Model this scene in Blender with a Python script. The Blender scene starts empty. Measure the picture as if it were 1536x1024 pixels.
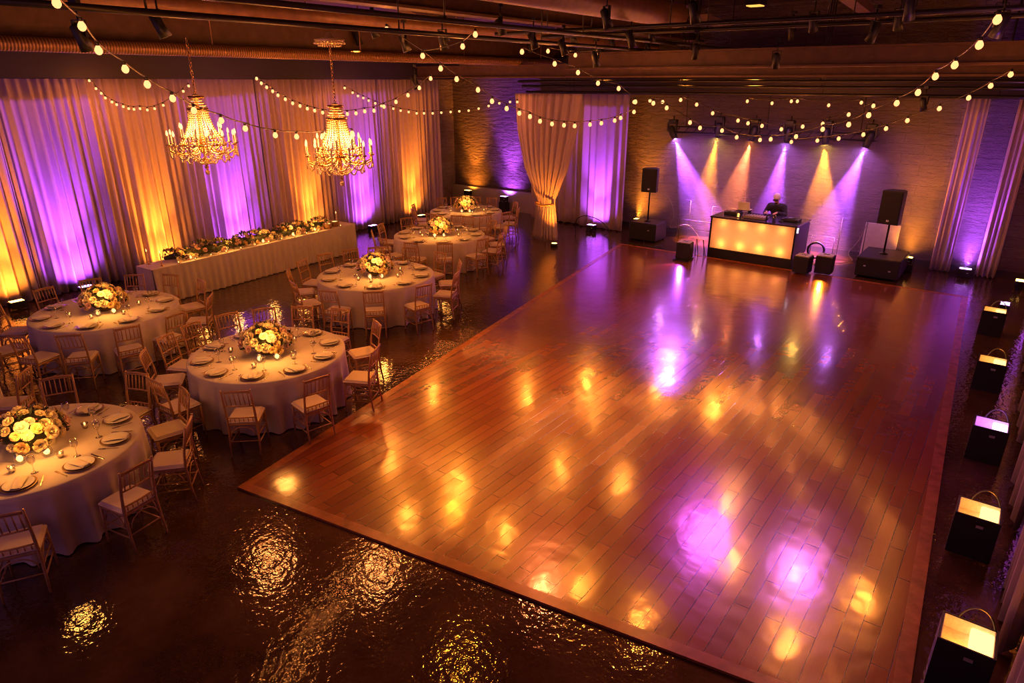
import bpy, math, random
from mathutils import Vector, Matrix
random.seed(7)
PI = math.pi
R = math.radians
scene = bpy.context.scene
COL = scene.collection

# ------------------------------------------------------------------ camera maths (photo 1536x1024)
F = 1000.0; HOR = 122.0; H = 4.4
TH = math.atan((512 - HOR) / F); PSI = R(37.0)
def ray(u, v):
    x = (u - 768) / F; y = -(v - 512) / F
    a = Vector((x, math.cos(TH) + y * math.sin(TH), -math.sin(TH) + y * math.cos(TH)))
    c, s = math.cos(PSI), math.sin(PSI)
    return Vector((c * a.x - s * a.y, s * a.x + c * a.y, a.z))
EYE = Vector((0, 0, H))
def PY(u, v, y): d = ray(u, v); return EYE + d * (y / d.y)
def PX(u, v, x): d = ray(u, v); return EYE + d * (x / d.x)
def PZ(u, v, z=0.0): d = ray(u, v); return EYE + d * ((z - H) / d.z)
def PD(u, v, r): return EYE + ray(u, v).normalized() * r

# ------------------------------------------------------------------ mesh builder
class MB:
    def __init__(self): self.v = []; self.f = []; self.m = []; self.s = []
    def add(self, vs, fs, mi=0, smooth=True):
        b = len(self.v); self.v += [tuple(p) for p in vs]
        for f in fs: self.f.append(tuple(i + b for i in f)); self.m.append(mi); self.s.append(smooth)
    def box(self, c, size, mi=0, rot=None, taper=1.0, bev=0.0):
        hx, hy, hz = size[0] / 2, size[1] / 2, size[2] / 2
        if bev > 0:
            b = min(bev, hx * .9, hy * .9, hz * .9)
            def ring(x, y, z, bb):
                return [(x, -y + bb, z), (x, y - bb, z), (x - bb, y, z), (-x + bb, y, z), (-x, y - bb, z), (-x, -y + bb, z), (-x + bb, -y, z), (x - bb, -y, z)]
            rings = [ring(hx - b, hy - b, -hz, b * .3), ring(hx, hy, -hz + b, b), ring(hx * taper, hy * taper, hz - b, b), ring((hx - b) * taper, (hy - b) * taper, hz, b * .3)]
            vs = [p for r_ in rings for p in r_]; fs = []
            for k in range(3):
                for i in range(8):
                    j = (i + 1) % 8; fs.append((k * 8 + i, k * 8 + j, k * 8 + 8 + j, k * 8 + 8 + i))
            fs.append(tuple(range(7, -1, -1))); fs.append(tuple(range(24, 32)))
        else:
            vs = []
            for z, t in ((-hz, 1.0), (hz, taper)):
                vs += [(-hx * t, -hy * t, z), (hx * t, -hy * t, z), (hx * t, hy * t, z), (-hx * t, hy * t, z)]
            fs = [(3, 2, 1, 0), (4, 5, 6, 7), (0, 1, 5, 4), (1, 2, 6, 5), (2, 3, 7, 6), (3, 0, 4, 7)]
        M = Matrix.Translation(c) @ (rot.to_4x4() if rot is not None else Matrix.Identity(4))
        self.add([M @ Vector(p) for p in vs], fs, mi, False)
    def tube(self, pts, r, n=8, mi=0, cap=True):
        pts = [Vector(p) for p in pts]; k = len(pts)
        rs = list(r) if isinstance(r, (list, tuple)) else [r] * k
        vs = []; up = None
        for i, p in enumerate(pts):
            t = (pts[min(i + 1, k - 1)] - pts[max(i - 1, 0)])
            if t.length < 1e-9: t = Vector((0, 0, 1))
            t.normalize()
            if up is None:
                up = Vector((0, 0, 1)) if abs(t.z) < .9 else Vector((1, 0, 0))
            a = up - t * up.dot(t)
            if a.length < 1e-6: a = t.orthogonal()
            a.normalize(); b = t.cross(a); up = a
            for j in range(n):
                w = 2 * PI * j / n; vs.append(p + (a * math.cos(w) + b * math.sin(w)) * rs[i])
        fs = []
        for i in range(k - 1):
            for j in range(n):
                q = (j + 1) % n; fs.append((i * n + j, i * n + q, i * n + n + q, i * n + n + j))
        if cap: fs.append(tuple(range(n - 1, -1, -1))); fs.append(tuple(range((k - 1) * n, k * n)))
        self.add(vs, fs, mi)
    def lathe(self, prof, n=20, c=(0, 0, 0), mi=0, M=None, close=False):
        vs = []; fs = []; k = len(prof)
        for (r_, z) in prof:
            for j in range(n):
                w = 2 * PI * j / n; vs.append(Vector((r_ * math.cos(w), r_ * math.sin(w), z)))
        for i in range(k - 1):
            for j in range(n):
                q = (j + 1) % n; fs.append((i * n + j, i * n + q, i * n + n + q, i * n + n + j))
        if close: fs.append(tuple(range(n - 1, -1, -1))); fs.append(tuple(range((k - 1) * n, k * n)))
        T = Matrix.Translation(c) @ (M.to_4x4() if M is not None else Matrix.Identity(4))
        self.add([T @ p for p in vs], fs, mi)
    def ball(self, c, r, n=10, m=6, mi=0, s=(1, 1, 1)):
        vs = [Vector((c[0], c[1], c[2] - r * s[2]))]
        for i in range(1, m):
            a = -PI / 2 + PI * i / m
            for j in range(n):
                w = 2 * PI * j / n
                vs.append(Vector((c[0] + r * s[0] * math.cos(a) * math.cos(w), c[1] + r * s[1] * math.cos(a) * math.sin(w), c[2] + r * s[2] * math.sin(a))))
        vs.append(Vector((c[0], c[1], c[2] + r * s[2]))); fs = []
        for j in range(n): fs.append((0, 1 + (j + 1) % n, 1 + j))
        for i in range(m - 2):
            for j in range(n):
                q = (j + 1) % n; fs.append((1 + i * n + j, 1 + i * n + q, 1 + (i + 1) * n + q, 1 + (i + 1) * n + j))
        t = len(vs) - 1
        for j in range(n): fs.append((1 + (m - 2) * n + j, 1 + (m - 2) * n + (j + 1) % n, t))
        self.add(vs, fs, mi)
    def grid(self, fn, nu, nv, mi=0, closed=False):
        vs = [fn(i / nu, j / nv) for j in range(nv + 1) for i in range(nu + (0 if closed else 1))]
        w = nu if closed else nu + 1; fs = []
        for j in range(nv):
            for i in range(nu):
                q = (i + 1) % w; fs.append((j * w + i, j * w + q, (j + 1) * w + q, (j + 1) * w + i))
        self.add(vs, fs, mi)
    def mesh(self, name, mats):
        me = bpy.data.meshes.new(name); me.from_pydata(self.v, [], self.f)
        for m_ in (mats if isinstance(mats, (list, tuple)) else [mats]): me.materials.append(m_)
        me.polygons.foreach_set('material_index', self.m); me.polygons.foreach_set('use_smooth', self.s)
        me.update(); return me
    def build(self, name, mats, parent=None, loc=None):
        return link(name, self.mesh(name, mats), parent, loc)

def link(name, data, parent=None, loc=None, rot=None):
    o = bpy.data.objects.new(name, data); COL.objects.link(o)
    if parent is not None: o.parent = parent
    if loc is not None: o.location = loc
    if rot is not None: o.rotation_euler = rot
    return o
def tag(o, label=None, cat=None, group=None, kind=None):
    if label: o['label'] = label
    if cat: o['category'] = cat
    if group: o['group'] = group
    if kind: o['kind'] = kind
    return o
def thing(name, label, cat, loc=(0, 0, 0), rz=0.0, group=None):
    o = link(name, None, None, loc, (0, 0, rz)); o.empty_display_size = .1
    return tag(o, label, cat, group)
def kids(o): return [c for c in bpy.data.objects if c.parent == o]
KID = {}
def copy_tree(src, loc, rz=0.0, label=None, group=None):
    """copy a thing with its parts and sub-parts"""
    if src.name not in KID: KID[src.name] = [(c, kids(c)) for c in kids(src)]
    r_ = src.copy(); COL.objects.link(r_); r_.location = loc; r_.rotation_euler = (0, 0, rz)
    if label: r_['label'] = label
    if group: r_['group'] = group
    for c, subs in KID[src.name]:
        d = c.copy(); COL.objects.link(d); d.parent = r_
        for s_ in subs: e = s_.copy(); COL.objects.link(e); e.parent = d
    return r_
def struct(o, kind='structure'): o['kind'] = kind; return o
def aim(direction): return Vector(direction).to_track_quat('-Z', 'Y').to_euler()
def spot(name, loc, target, watts, color, size=40, blend=.6, radius=.05, parent=None):
    l = bpy.data.lights.new(name, 'SPOT'); l.energy = watts; l.color = color; l.spot_size = R(size); l.spot_blend = blend; l.shadow_soft_size = radius
    o = link(name, l, None, loc, aim(Vector(target) - Vector(loc)))
    if parent is not None:
        bpy.context.view_layer.update(); o.parent = parent; o.matrix_parent_inverse = parent.matrix_world.inverted()
    return o
def point(name, loc, watts, color, radius=.03):
    l = bpy.data.lights.new(name, 'POINT'); l.energy = watts; l.color = color; l.shadow_soft_size = radius
    return link(name, l, None, loc)

# ------------------------------------------------------------------ materials
def new_mat(name):
    m = bpy.data.materials.new(name); m.use_nodes = True; nt = m.node_tree
    return m, nt, nt.nodes['Principled BSDF']
def N(nt, kind, **kw):
    n = nt.nodes.new(kind)
    for k, v in kw.items(): setattr(n, k, v)
    return n
def ramp(nt, fac, stops):
    n = N(nt, 'ShaderNodeValToRGB'); cr = n.color_ramp
    while len(cr.elements) < len(stops): cr.elements.new(.5)
    for e, (p, c) in zip(cr.elements, stops): e.position = p; e.color = (*c, 1)
    nt.links.new(fac, n.inputs[0]); return n.outputs[0]
def noise(nt, scale, detail=4, vec=None, rough=.55):
    n = N(nt, 'ShaderNodeTexNoise'); n.inputs['Scale'].default_value = scale; n.inputs['Detail'].default_value = detail; n.inputs['Roughness'].default_value = rough
    if vec is not None: nt.links.new(vec, n.inputs['Vector'])
    return n.outputs['Fac']
def obj_co(nt): return N(nt, 'ShaderNodeTexCoord').outputs['Object']
def mapping(nt, vec, scale=(1, 1, 1), rot=(0, 0, 0), loc=(0, 0, 0)):
    n = N(nt, 'ShaderNodeMapping'); n.inputs['Scale'].default_value = scale; n.inputs['Rotation'].default_value = rot; n.inputs['Location'].default_value = loc
    nt.links.new(vec, n.inputs[0]); return n.outputs[0]
def bump(nt, h, strength, dist=.02, chain=None):
    n = N(nt, 'ShaderNodeBump'); n.inputs['Strength'].default_value = strength; n.inputs['Distance'].default_value = dist
    nt.links.new(h, n.inputs['Height'])
    if chain is not None: nt.links.new(chain, n.inputs['Normal'])
    return n.outputs[0]
def plain(name, col, rough=.5, metal=0.0, var=.12, scale=30, bumps=0.0, spec=.5, coat=0.0, sheen=0.0):
    m, nt, b = new_mat(name); co = obj_co(nt); f = noise(nt, scale, 3, co)
    lo = tuple(max(0, c * (1 - var)) for c in col); hi = tuple(min(1, c * (1 + var)) for c in col)
    nt.links.new(ramp(nt, f, [(.3, lo), (.7, hi)]), b.inputs['Base Color'])
    b.inputs['Roughness'].default_value = rough; b.inputs['Metallic'].default_value = metal; b.inputs['Specular IOR Level'].default_value = spec
    b.inputs['Coat Weight'].default_value = coat; b.inputs['Sheen Weight'].default_value = sheen
    if bumps: nt.links.new(bump(nt, f, bumps, .01), b.inputs['Normal'])
    return m
def glow(name, col, strength):
    m, nt, b = new_mat(name); nt.nodes.remove(b)
    e = N(nt, 'ShaderNodeEmission'); e.inputs[0].default_value = (*col, 1); e.inputs[1].default_value = strength
    nt.links.new(e.outputs[0], nt.nodes['Material Output'].inputs[0]); return m

AMB = (1.0, .275, .016); PUR = (.48, .09, 1.0); WARM = (1.0, .27, .045); ORG = (1.0, .22, .06); CANDLE = (1.0, .36, .06)

def cloth_mat(name, col, trans=.0, weave=350):
    m, nt, b = new_mat(name); co = obj_co(nt)
    f = noise(nt, 9, 4, co)
    nt.links.new(ramp(nt, f, [(.25, tuple(c * .9 for c in col)), (.75, col)]), b.inputs['Base Color'])
    b.inputs['Roughness'].default_value = .85; b.inputs['Specular IOR Level'].default_value = .15; b.inputs['Sheen Weight'].default_value = .15
    w = noise(nt, weave, 1, co); nt.links.new(bump(nt, w, .12, .003), b.inputs['Normal'])
    if trans > 0:
        t = N(nt, 'ShaderNodeBsdfTranslucent'); t.inputs[0].default_value = (*col, 1)
        mx = N(nt, 'ShaderNodeMixShader'); mx.inputs[0].default_value = trans
        nt.links.new(b.outputs[0], mx.inputs[1]); nt.links.new(t.outputs[0], mx.inputs[2]); nt.links.new(mx.outputs[0], nt.nodes['Material Output'].inputs[0])
    return m

M = {}
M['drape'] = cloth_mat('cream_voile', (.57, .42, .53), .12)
M['linen'] = cloth_mat('ivory_linen', (.72, .64, .56), .04)
M['napkin'] = cloth_mat('ivory_napkin', (.78, .70, .58))
M['cushion'] = cloth_mat('ivory_cushion', (.78, .66, .55))
M['gold'] = plain('gold_painted_wood', (.52, .30, .12), .35, .25, .15, 40)
M['black'] = plain('black_plastic', (.012, .011, .013), .45, 0, .3, 60, .05)
M['blackmetal'] = plain('black_steel', (.02, .018, .02), .4, .6, .2, 40)
M['grille'] = plain('speaker_grille', (.008, .008, .01), .6, 0, .5, 400, .3)
M['badge'] = plain('silver_badge', (.7, .7, .72), .3, .8)
M['brass'] = plain('antique_brass', (.85, .52, .16), .25, 1.0, .2, 30)
M['crystal'] = plain('crystal_beads', (.95, .70, .35), .08, .35, .25, 80, 0, .9)
M['china'] = plain('white_china', (.80, .76, .70), .15, 0, .03, 20, 0, .5, .3)
M['chargerim'] = plain('gold_charger', (.36, .22, .08), .3, .6, .1, 20)
M['steel'] = plain('cutlery_steel', (.75, .68, .58), .2, 1.0, .05, 20)
M['wax'] = plain('candle_wax', (.9, .78, .55), .5, 0, .05, 20)
M['rose_cream'] = plain('cream_petals', (.90, .78, .50), .6, 0, .12, 25, .1)
M['rose_gold'] = plain('golden_petals', (.85, .62, .25), .6, 0, .15, 25, .1)
M['rose_blush'] = plain('blush_petals', (.75, .48, .40), .6, 0, .15, 25, .1)
M['leaf'] = plain('dark_leaves', (.035, .045, .018), .55, 0, .5, 12)
M['berry'] = plain('burgundy_berries', (.07, .015, .02), .35, 0, .4, 12)
M['basket'] = plain('woven_basket', (.30, .17, .07), .7, 0, .4, 60, .5)
M['bulb'] = glow('warm_bulb_glow', (1, .39, .14), 2.3)
M['bulbfar'] = glow('warm_small_bulb_glow', (1, .39, .14), 2.3)
M['flame'] = glow('candle_flame_glow', (1, .45, .12), 5.0)
M['candlebulb'] = glow('chandelier_flame_bulb_glow', (1, .46, .16), 3.2)
M['lens_amb'] = glow('amber_lens_glow', (1, .50, .08), 14.0)
M['lens_pur'] = glow('purple_lens_glow', (.62, .25, 1.0), 14.0)
M['beam_amb'] = glow('amber_beam_lens_glow', (1, .55, .10), 350.0)
M['beam_pur'] = glow('purple_beam_lens_glow', (.60, .18, 1.0), 500.0)
M['beam_org'] = glow('orange_beam_lens_glow', (1, .25, .06), 250.0)
M['skin'] = plain('skin', (.62, .36, .24), .5, 0, .06, 60)
M['jacket'] = plain('black_jacket', (.012, .011, .015), .8, 0, .3, 80, .1)
M['cap'] = plain('white_cap', (.75, .72, .70), .8, 0, .05, 60)
M['trousers'] = plain('dark_trousers', (.02, .02, .025), .8)
M['beard'] = plain('dark_beard', (.05, .025, .015), .9, 0, .4, 120, .3)
M['screen'] = plain('pale_laptop_shell', (.90, .88, .88), .35, .1, .04)
M['board'] = plain('pale_grey_board', (.50, .46, .46), .7, 0, .08, 10)
M['wire'] = plain('white_cable', (.30, .27, .26), .5)
M['tubeframe'] = plain('grey_tube_frame', (.10, .09, .10), .4, .5)
M['copper'] = plain('dark_cable', (.05, .04, .04), .5)
M['paintpipe'] = plain('brown_painted_pipe', (.22, .11, .06), .45, .1, .2, 6, .05)
M['steelbeam'] = plain('brown_painted_steel', (.11, .056, .034), .55, .1, .25, 5, .08)
M['greybeam'] = plain('plum_painted_beam', (.20, .11, .10), .6, 0, .2, 5, .08)
M['darkpipe'] = plain('black_pipe', (.02, .016, .016), .4, .3)
M['bulkhead'] = plain('dark_bulkhead_paint', (.03, .02, .035), .7)
M['amberpanel'] = glow('amber_fixture_glow', (1, .45, .08), 1.6)

def glass_mat():
    m, nt, b = new_mat('clear_glass'); nt.nodes.remove(b)
    t = N(nt, 'ShaderNodeBsdfTransparent'); t.inputs[0].default_value = (.96, .95, .94, 1)
    g = N(nt, 'ShaderNodeBsdfGlossy'); g.inputs['Roughness'].default_value = .06
    lw = N(nt, 'ShaderNodeLayerWeight'); lw.inputs[0].default_value = .35
    mx = N(nt, 'ShaderNodeMixShader'); nt.links.new(lw.outputs['Facing'], mx.inputs[0])
    nt.links.new(t.outputs[0], mx.inputs[1]); nt.links.new(g.outputs[0], mx.inputs[2]); nt.links.new(mx.outputs[0], nt.nodes['Material Output'].inputs[0]); return m
M['glass'] = glass_mat()

def concrete():
    m, nt, b = new_mat('polished_dark_concrete'); co = obj_co(nt)
    f = noise(nt, .9, 6, co, .65)
    nt.links.new(ramp(nt, f, [(.3, (.026, .013, .008)), (.5, (.065, .032, .015)), (.72, (.115, .060, .027))]), b.inputs['Base Color'])
    r2 = noise(nt, 2.2, 4, co); mr = N(nt, 'ShaderNodeMapRange'); mr.inputs[3].default_value = .05; mr.inputs[4].default_value = .09
    nt.links.new(r2, mr.inputs[0]); nt.links.new(mr.outputs[0], b.inputs['Roughness'])
    b1 = bump(nt, noise(nt, 3, 2, co), 1, .006)
    b2 = bump(nt, noise(nt, 15, 2, co), 1, .0045, b1)
    nt.links.new(b2, b.inputs['Normal']); b.inputs['Specular IOR Level'].default_value = .6; b.inputs['Coat Weight'].default_value = .3; b.inputs['Coat Roughness'].default_value = .04
    nt.links.new(b2, b.inputs['Coat Normal']); return m
M['concrete'] = concrete()

def parquet():
    m, nt, b = new_mat('varnished_dance_floor_planks'); co = obj_co(nt)
    vec = mapping(nt, co, (1, 1, 1), (0, 0, R(90)))
    br = N(nt, 'ShaderNodeTexBrick'); br.offset = .37; br.offset_frequency = 2
    for k, v in (('Scale', 1.0), ('Mortar Size', .004), ('Mortar Smooth', .1), ('Bias', 0.0), ('Brick Width', 1.25), ('Row Height', .14)): br.inputs[k].default_value = v
    br.inputs['Color1'].default_value = (0, 0, 0, 1); br.inputs['Color2'].default_value = (1, 1, 1, 1); br.inputs['Mortar'].default_value = (.5, .5, .5, 1)
    nt.links.new(vec, br.inputs['Vector'])
    grain = noise(nt, 6, 5, mapping(nt, co, (14, 1.2, 1)), .6)
    mixf = N(nt, 'ShaderNodeMix'); mixf.inputs[0].default_value = .35
    nt.links.new(br.outputs['Color'], mixf.inputs[2]); nt.links.new(grain, mixf.inputs[3])
    c = ramp(nt, mixf.outputs[0], [(.1, (.165, .036, .010)), (.45, (.21, .048, .012)), (.9, (.28, .072, .018))])
    dk = N(nt, 'ShaderNodeMix', data_type='RGBA'); dk.inputs[7].default_value = (.05, .012, .006, 1)
    nt.links.new(br.outputs['Fac'], dk.inputs[0]); nt.links.new(c, dk.inputs[6]); nt.links.new(dk.outputs[2], b.inputs['Base Color'])
    r2 = noise(nt, 3, 4, co); mr = N(nt, 'ShaderNodeMapRange'); mr.inputs[3].default_value = .17; mr.inputs[4].default_value = .26
    nt.links.new(r2, mr.inputs[0]); nt.links.new(mr.outputs[0], b.inputs['Roughness'])
    inv = N(nt, 'ShaderNodeMath', operation='SUBTRACT'); inv.inputs[0].default_value = 1; nt.links.new(br.outputs['Fac'], inv.inputs[1])
    b0 = bump(nt, inv.outputs[0], .35, .004)
    b1 = bump(nt, noise(nt, 2.2, 2, co), 1, .006, b0); b2 = bump(nt, noise(nt, 14, 2, co), 1, .0007, b1)
    nt.links.new(b2, b.inputs['Normal']); b.inputs['Specular IOR Level'].default_value = .6; b.inputs['Coat Weight'].default_value = .6; b.inputs['Coat Roughness'].default_value = .125
    nt.links.new(b2, b.inputs['Coat Normal']); return m
M['parquet'] = parquet()
M['edging'] = plain('dance_floor_edging', (.30, .095, .03), .25, 0, .25, 8, .06)

def masonry(name, along, c0, c1, bw=.75, rh=.27):
    m, nt, b = new_mat(name); co = obj_co(nt)
    sp = N(nt, 'ShaderNodeSeparateXYZ'); nt.links.new(co, sp.inputs[0])
    cb = N(nt, 'ShaderNodeCombineXYZ'); nt.links.new(sp.outputs[along], cb.inputs[0]); nt.links.new(sp.outputs['Z'], cb.inputs[1])
    wob = N(nt, 'ShaderNodeTexNoise'); wob.inputs['Scale'].default_value = 2.5; nt.links.new(cb.outputs[0], wob.inputs['Vector'])
    vm = N(nt, 'ShaderNodeVectorMath', operation='MULTIPLY_ADD'); vm.inputs[1].default_value = (.06, .06, 0)
    nt.links.new(wob.outputs['Color'], vm.inputs[0]); nt.links.new(cb.outputs[0], vm.inputs[2])
    br = N(nt, 'ShaderNodeTexBrick'); br.offset = .43
    for k, v in (('Scale', 1.0), ('Mortar Size', .010), ('Mortar Smooth', .8), ('Bias', 0.0), ('Brick Width', bw), ('Row Height', rh)): br.inputs[k].default_value = v
    br.inputs['Color1'].default_value = (*c0, 1); br.inputs['Color2'].default_value = (*c1, 1); br.inputs['Mortar'].default_value = (*[x * .85 for x in c0], 1)
    nt.links.new(vm.outputs[0], br.inputs['Vector'])
    n1 = noise(nt, 4.5, 6, mapping(nt, co, (1, 1, 2.6)), .68)
    mx = N(nt, 'ShaderNodeMix', data_type='RGBA', blend_type='MULTIPLY'); mx.inputs[0].default_value = .6
    nt.links.new(br.outputs['Color'], mx.inputs[6]); nt.links.new(ramp(nt, n1, [(.3, (.55, .5, .5)), (.7, (1, 1, 1))]), mx.inputs[7]); nt.links.new(mx.outputs[2], b.inputs['Base Color'])
    inv = N(nt, 'ShaderNodeMath', operation='SUBTRACT'); inv.inputs[0].default_value = 1; nt.links.new(br.outputs['Fac'], inv.inputs[1])
    b0 = bump(nt, inv.outputs[0], .6, .03); b1 = bump(nt, n1, 1.0, .13, b0)
    nt.links.new(b1, b.inputs['Normal']); b.inputs['Roughness'].default_value = .85; b.inputs['Specular IOR Level'].default_value = .3; return m
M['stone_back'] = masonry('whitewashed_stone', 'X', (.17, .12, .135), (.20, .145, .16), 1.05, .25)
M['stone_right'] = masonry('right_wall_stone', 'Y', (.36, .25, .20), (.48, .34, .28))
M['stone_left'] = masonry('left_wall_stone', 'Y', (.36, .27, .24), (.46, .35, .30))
M['wainscot'] = plain('pale_painted_plaster', (.48, .42, .44), .7, 0, .08, 3)

def ceiling_mat():
    m, nt, b = new_mat('dark_ceiling_boards'); co = obj_co(nt)
    br = N(nt, 'ShaderNodeTexBrick'); br.offset = .5
    for k, v in (('Scale', 1.0), ('Mortar Size', .012), ('Mortar Smooth', .1), ('Bias', 0.0), ('Brick Width', 3.0), ('Row Height', .22)): br.inputs[k].default_value = v
    br.inputs['Color1'].default_value = (.055, .025, .018, 1); br.inputs['Color2'].default_value = (.09, .042, .03, 1); br.inputs['Mortar'].default_value = (.015, .008, .008, 1)
    nt.links.new(mapping(nt, co, (1, 1, 1), (0, 0, R(90))), br.inputs['Vector']); nt.links.new(br.outputs['Color'], b.inputs['Base Color']); b.inputs['Roughness'].default_value = .7
    nt.links.new(bump(nt, br.outputs['Fac'], .4, .02), b.inputs['Normal']); return m
M['ceiling'] = ceiling_mat()
def duct_mat():
    m, nt, b = new_mat('spiral_duct_metal'); co = obj_co(nt)
    w = N(nt, 'ShaderNodeTexWave'); w.bands_direction = 'Y'; w.inputs['Scale'].default_value = 7.0; w.inputs['Distortion'].default_value = .4; nt.links.new(co, w.inputs['Vector'])
    nt.links.new(ramp(nt, w.outputs['Fac'], [(.2, (.22, .11, .05)), (.8, (.50, .28, .13))]), b.inputs['Base Color'])
    b.inputs['Metallic'].default_value = .6; b.inputs['Roughness'].default_value = .4; nt.links.new(bump(nt, w.outputs['Fac'], .6, .02), b.inputs['Normal']); return m
M['duct'] = duct_mat()
def haze_mat():
    m, nt, b = new_mat('stage_haze_air'); nt.nodes.remove(b)
    v = N(nt, 'ShaderNodeVolumeScatter'); v.inputs['Color'].default_value = (1, 1, 1, 1); v.inputs['Density'].default_value = .17; v.inputs['Anisotropy'].default_value = .35
    nt.links.new(v.outputs[0], nt.nodes['Material Output'].inputs['Volume']); return m
M['haze'] = haze_mat()
def scrim_mat():
    m, nt, b = new_mat('frosted_booth_panel'); nt.nodes.remove(b)
    t = N(nt, 'ShaderNodeBsdfTranslucent'); t.inputs[0].default_value = (.85, .70, .58, 1)
    d = N(nt, 'ShaderNodeBsdfDiffuse'); d.inputs[0].default_value = (.80, .70, .62, 1)
    mx = N(nt, 'ShaderNodeMixShader'); mx.inputs[0].default_value = .35
    nt.links.new(t.outputs[0], mx.inputs[1]); nt.links.new(d.outputs[0], mx.inputs[2]); nt.links.new(mx.outputs[0], nt.nodes['Material Output'].inputs[0]); return m
M['scrim'] = scrim_mat()

# ------------------------------------------------------------------ room shell
XL, XR, YB, YF, ZC = -17.5, .95, 19.6, -4.0, 6.3
def slab(name, lo, hi, mat, kind='structure'):
    b = MB(); c = [(a + d) / 2 for a, d in zip(lo, hi)]; b.box(c, [d - a for a, d in zip(lo, hi)]); o = b.build(name, mat); return struct(o, kind)
slab('floor', (XL, YF, -.2), (XR, YB, 0), M['concrete'])
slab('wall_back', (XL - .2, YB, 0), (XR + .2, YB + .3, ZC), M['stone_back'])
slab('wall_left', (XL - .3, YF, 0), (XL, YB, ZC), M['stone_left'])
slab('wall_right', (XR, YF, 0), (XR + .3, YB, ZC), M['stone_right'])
slab('ceiling', (XL - .3, YF, ZC), (XR + .3, YB + .3, ZC + .2), M['ceiling'])
slab('trim_1', (XL, 19.42, 0), (-13.4, 19.6, .72), M['wainscot'])
slab('baseboard_back', (-13.4, 19.56, 0), (XR, 19.6, .14), M['bulkhead'])

# dance floor: four corners as they lie in the room
QL = [(-6.50, 3.34), (.18, 4.40), (-.42, 17.1), (-8.96, 17.1)]
dz = .025
def quad_slab(q, z0, z1):
    b = MB(); n = len(q); b.add([(x, y, z0) for x, y in q] + [(x, y, z1) for x, y in q], [tuple(range(n - 1, -1, -1)), tuple(range(n, 2 * n))] + [(i, (i + 1) % n, n + (i + 1) % n, n + i) for i in range(n)], 0, False); return b
def inset(q, d):
    out = []
    n = len(q)
    for i in range(n):
        p = Vector(q[i]); a = (Vector(q[i - 1]) - p).normalized(); c = (Vector(q[(i + 1) % n]) - p).normalized()
        s = abs(a.x * c.y - a.y * c.x); out.append(tuple(p + (a + c) * d / s))
    return out
dance = thing('dance_floor', 'reddish plank dance floor laid on the dark polished concrete', 'dance floor')
q2 = inset(QL, .12)
quad_slab(q2, .001, dz).build('plank_surface', M['parquet'], dance)
for i in range(4):
    j = (i + 1) % 4
    quad_slab([QL[i], QL[j], q2[j], q2[i]], .001, dz + .002).build('edge_strip', M['edging'], dance)

# ------------------------------------------------------------------ ceiling steelwork and services
def along_y(name, label, cat, px, z, y0, y1, w, h, mat, round_=False, extra=None):
    x = PZ(px[0], px[1], z).x; b = MB(); t = None
    if round_:
        b.tube([(x, y0 + (y1 - y0) * k / 8, z) for k in range(9)], w, 16)
        for k in range(5): y = y0 + (y1 - y0) * (k + .5) / 5; b.tube([(x, y, z), (x, y, ZC - .01)], .012, 6)
    else:
        b.box((x, (y0 + y1) / 2, z), (w, y1 - y0, .04)); b.box((x, (y0 + y1) / 2, z + h), (w, y1 - y0, .04)); b.box((x, (y0 + y1) / 2, z + h / 2), (.05, y1 - y0, h))
    o = b.build(name, mat); tag(o, label, cat); return o, x
_, XD = along_y('air_duct', 'ribbed spiral air duct above the left drapes', 'duct', (640, 88), 4.9, 2.0, 18.9, .10, 0, M['duct'], True)
o = along_y('ceiling_girder', 'deep brown girder running above the spiral air duct', 'beam', (400, 72), 5.0, 2.0, 19.5, .35, .75, M['steelbeam'])[0]
along_y('round_pipe', 'thick tan lagged pipe above the far chandelier', 'pipe', (500, 27), 5.35, 2.0, 19.5, .13, 0, M['paintpipe'], True)
along_y('ceiling_girder', 'brown steel girder crossing top centre left', 'beam', (700, 22), 5.45, 2.0, 19.5, .30, .5, M['steelbeam'])
along_y('round_pipe', 'fat tan lagged pipe with blunt end at top centre', 'pipe', (960, 14), 5.6, 2.0, 13.6, .22, 0, M['paintpipe'], True)
along_y('round_pipe', 'thin black pipe against the brown girder, top left', 'pipe', (400, 32), 5.05, 2.0, 19.5, .035, 0, M['darkpipe'], True)
along_y('round_pipe', 'thin black pipe nearest the middle of the ceiling', 'pipe', (820, 46), 5.15, 2.0, 19.5, .035, 0, M['darkpipe'], True)
def along_x(name, label, cat, px, y, x0, x1, w, h, mat, round_=False):
    z = PY(px[0], px[1], y).z; b = MB()
    if round_:
        b.tube([(x0 + (x1 - x0) * k / 8, y, z) for k in range(9)], w, 12)
        for k in range(4): x = x0 + (x1 - x0) * (k + .5) / 4; b.tube([(x, y, z), (x, y, ZC - .01)], .012, 6)
    else:
        b.box(((x0 + x1) / 2, y, z), (x1 - x0, w, .04)); b.box(((x0 + x1) / 2, y, z + h), (x1 - x0, w, .04)); b.box(((x0 + x1) / 2, y, z + h / 2), (x1 - x0, .05, h))
    o = b.build(name, mat); tag(o, label, cat); return o
along_x('ceiling_girder', 'tan steel girder crossing the room before the stage', 'beam', (1200, 99), 14.6, -9.3, .9, .30, .32, M['steelbeam'])
along_x('ceiling_girder', 'dark brown girder just behind the tan cross girder', 'beam', (1200, 114), 16.2, -15.9, .9, .26, .30, M['steelbeam'])
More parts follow.
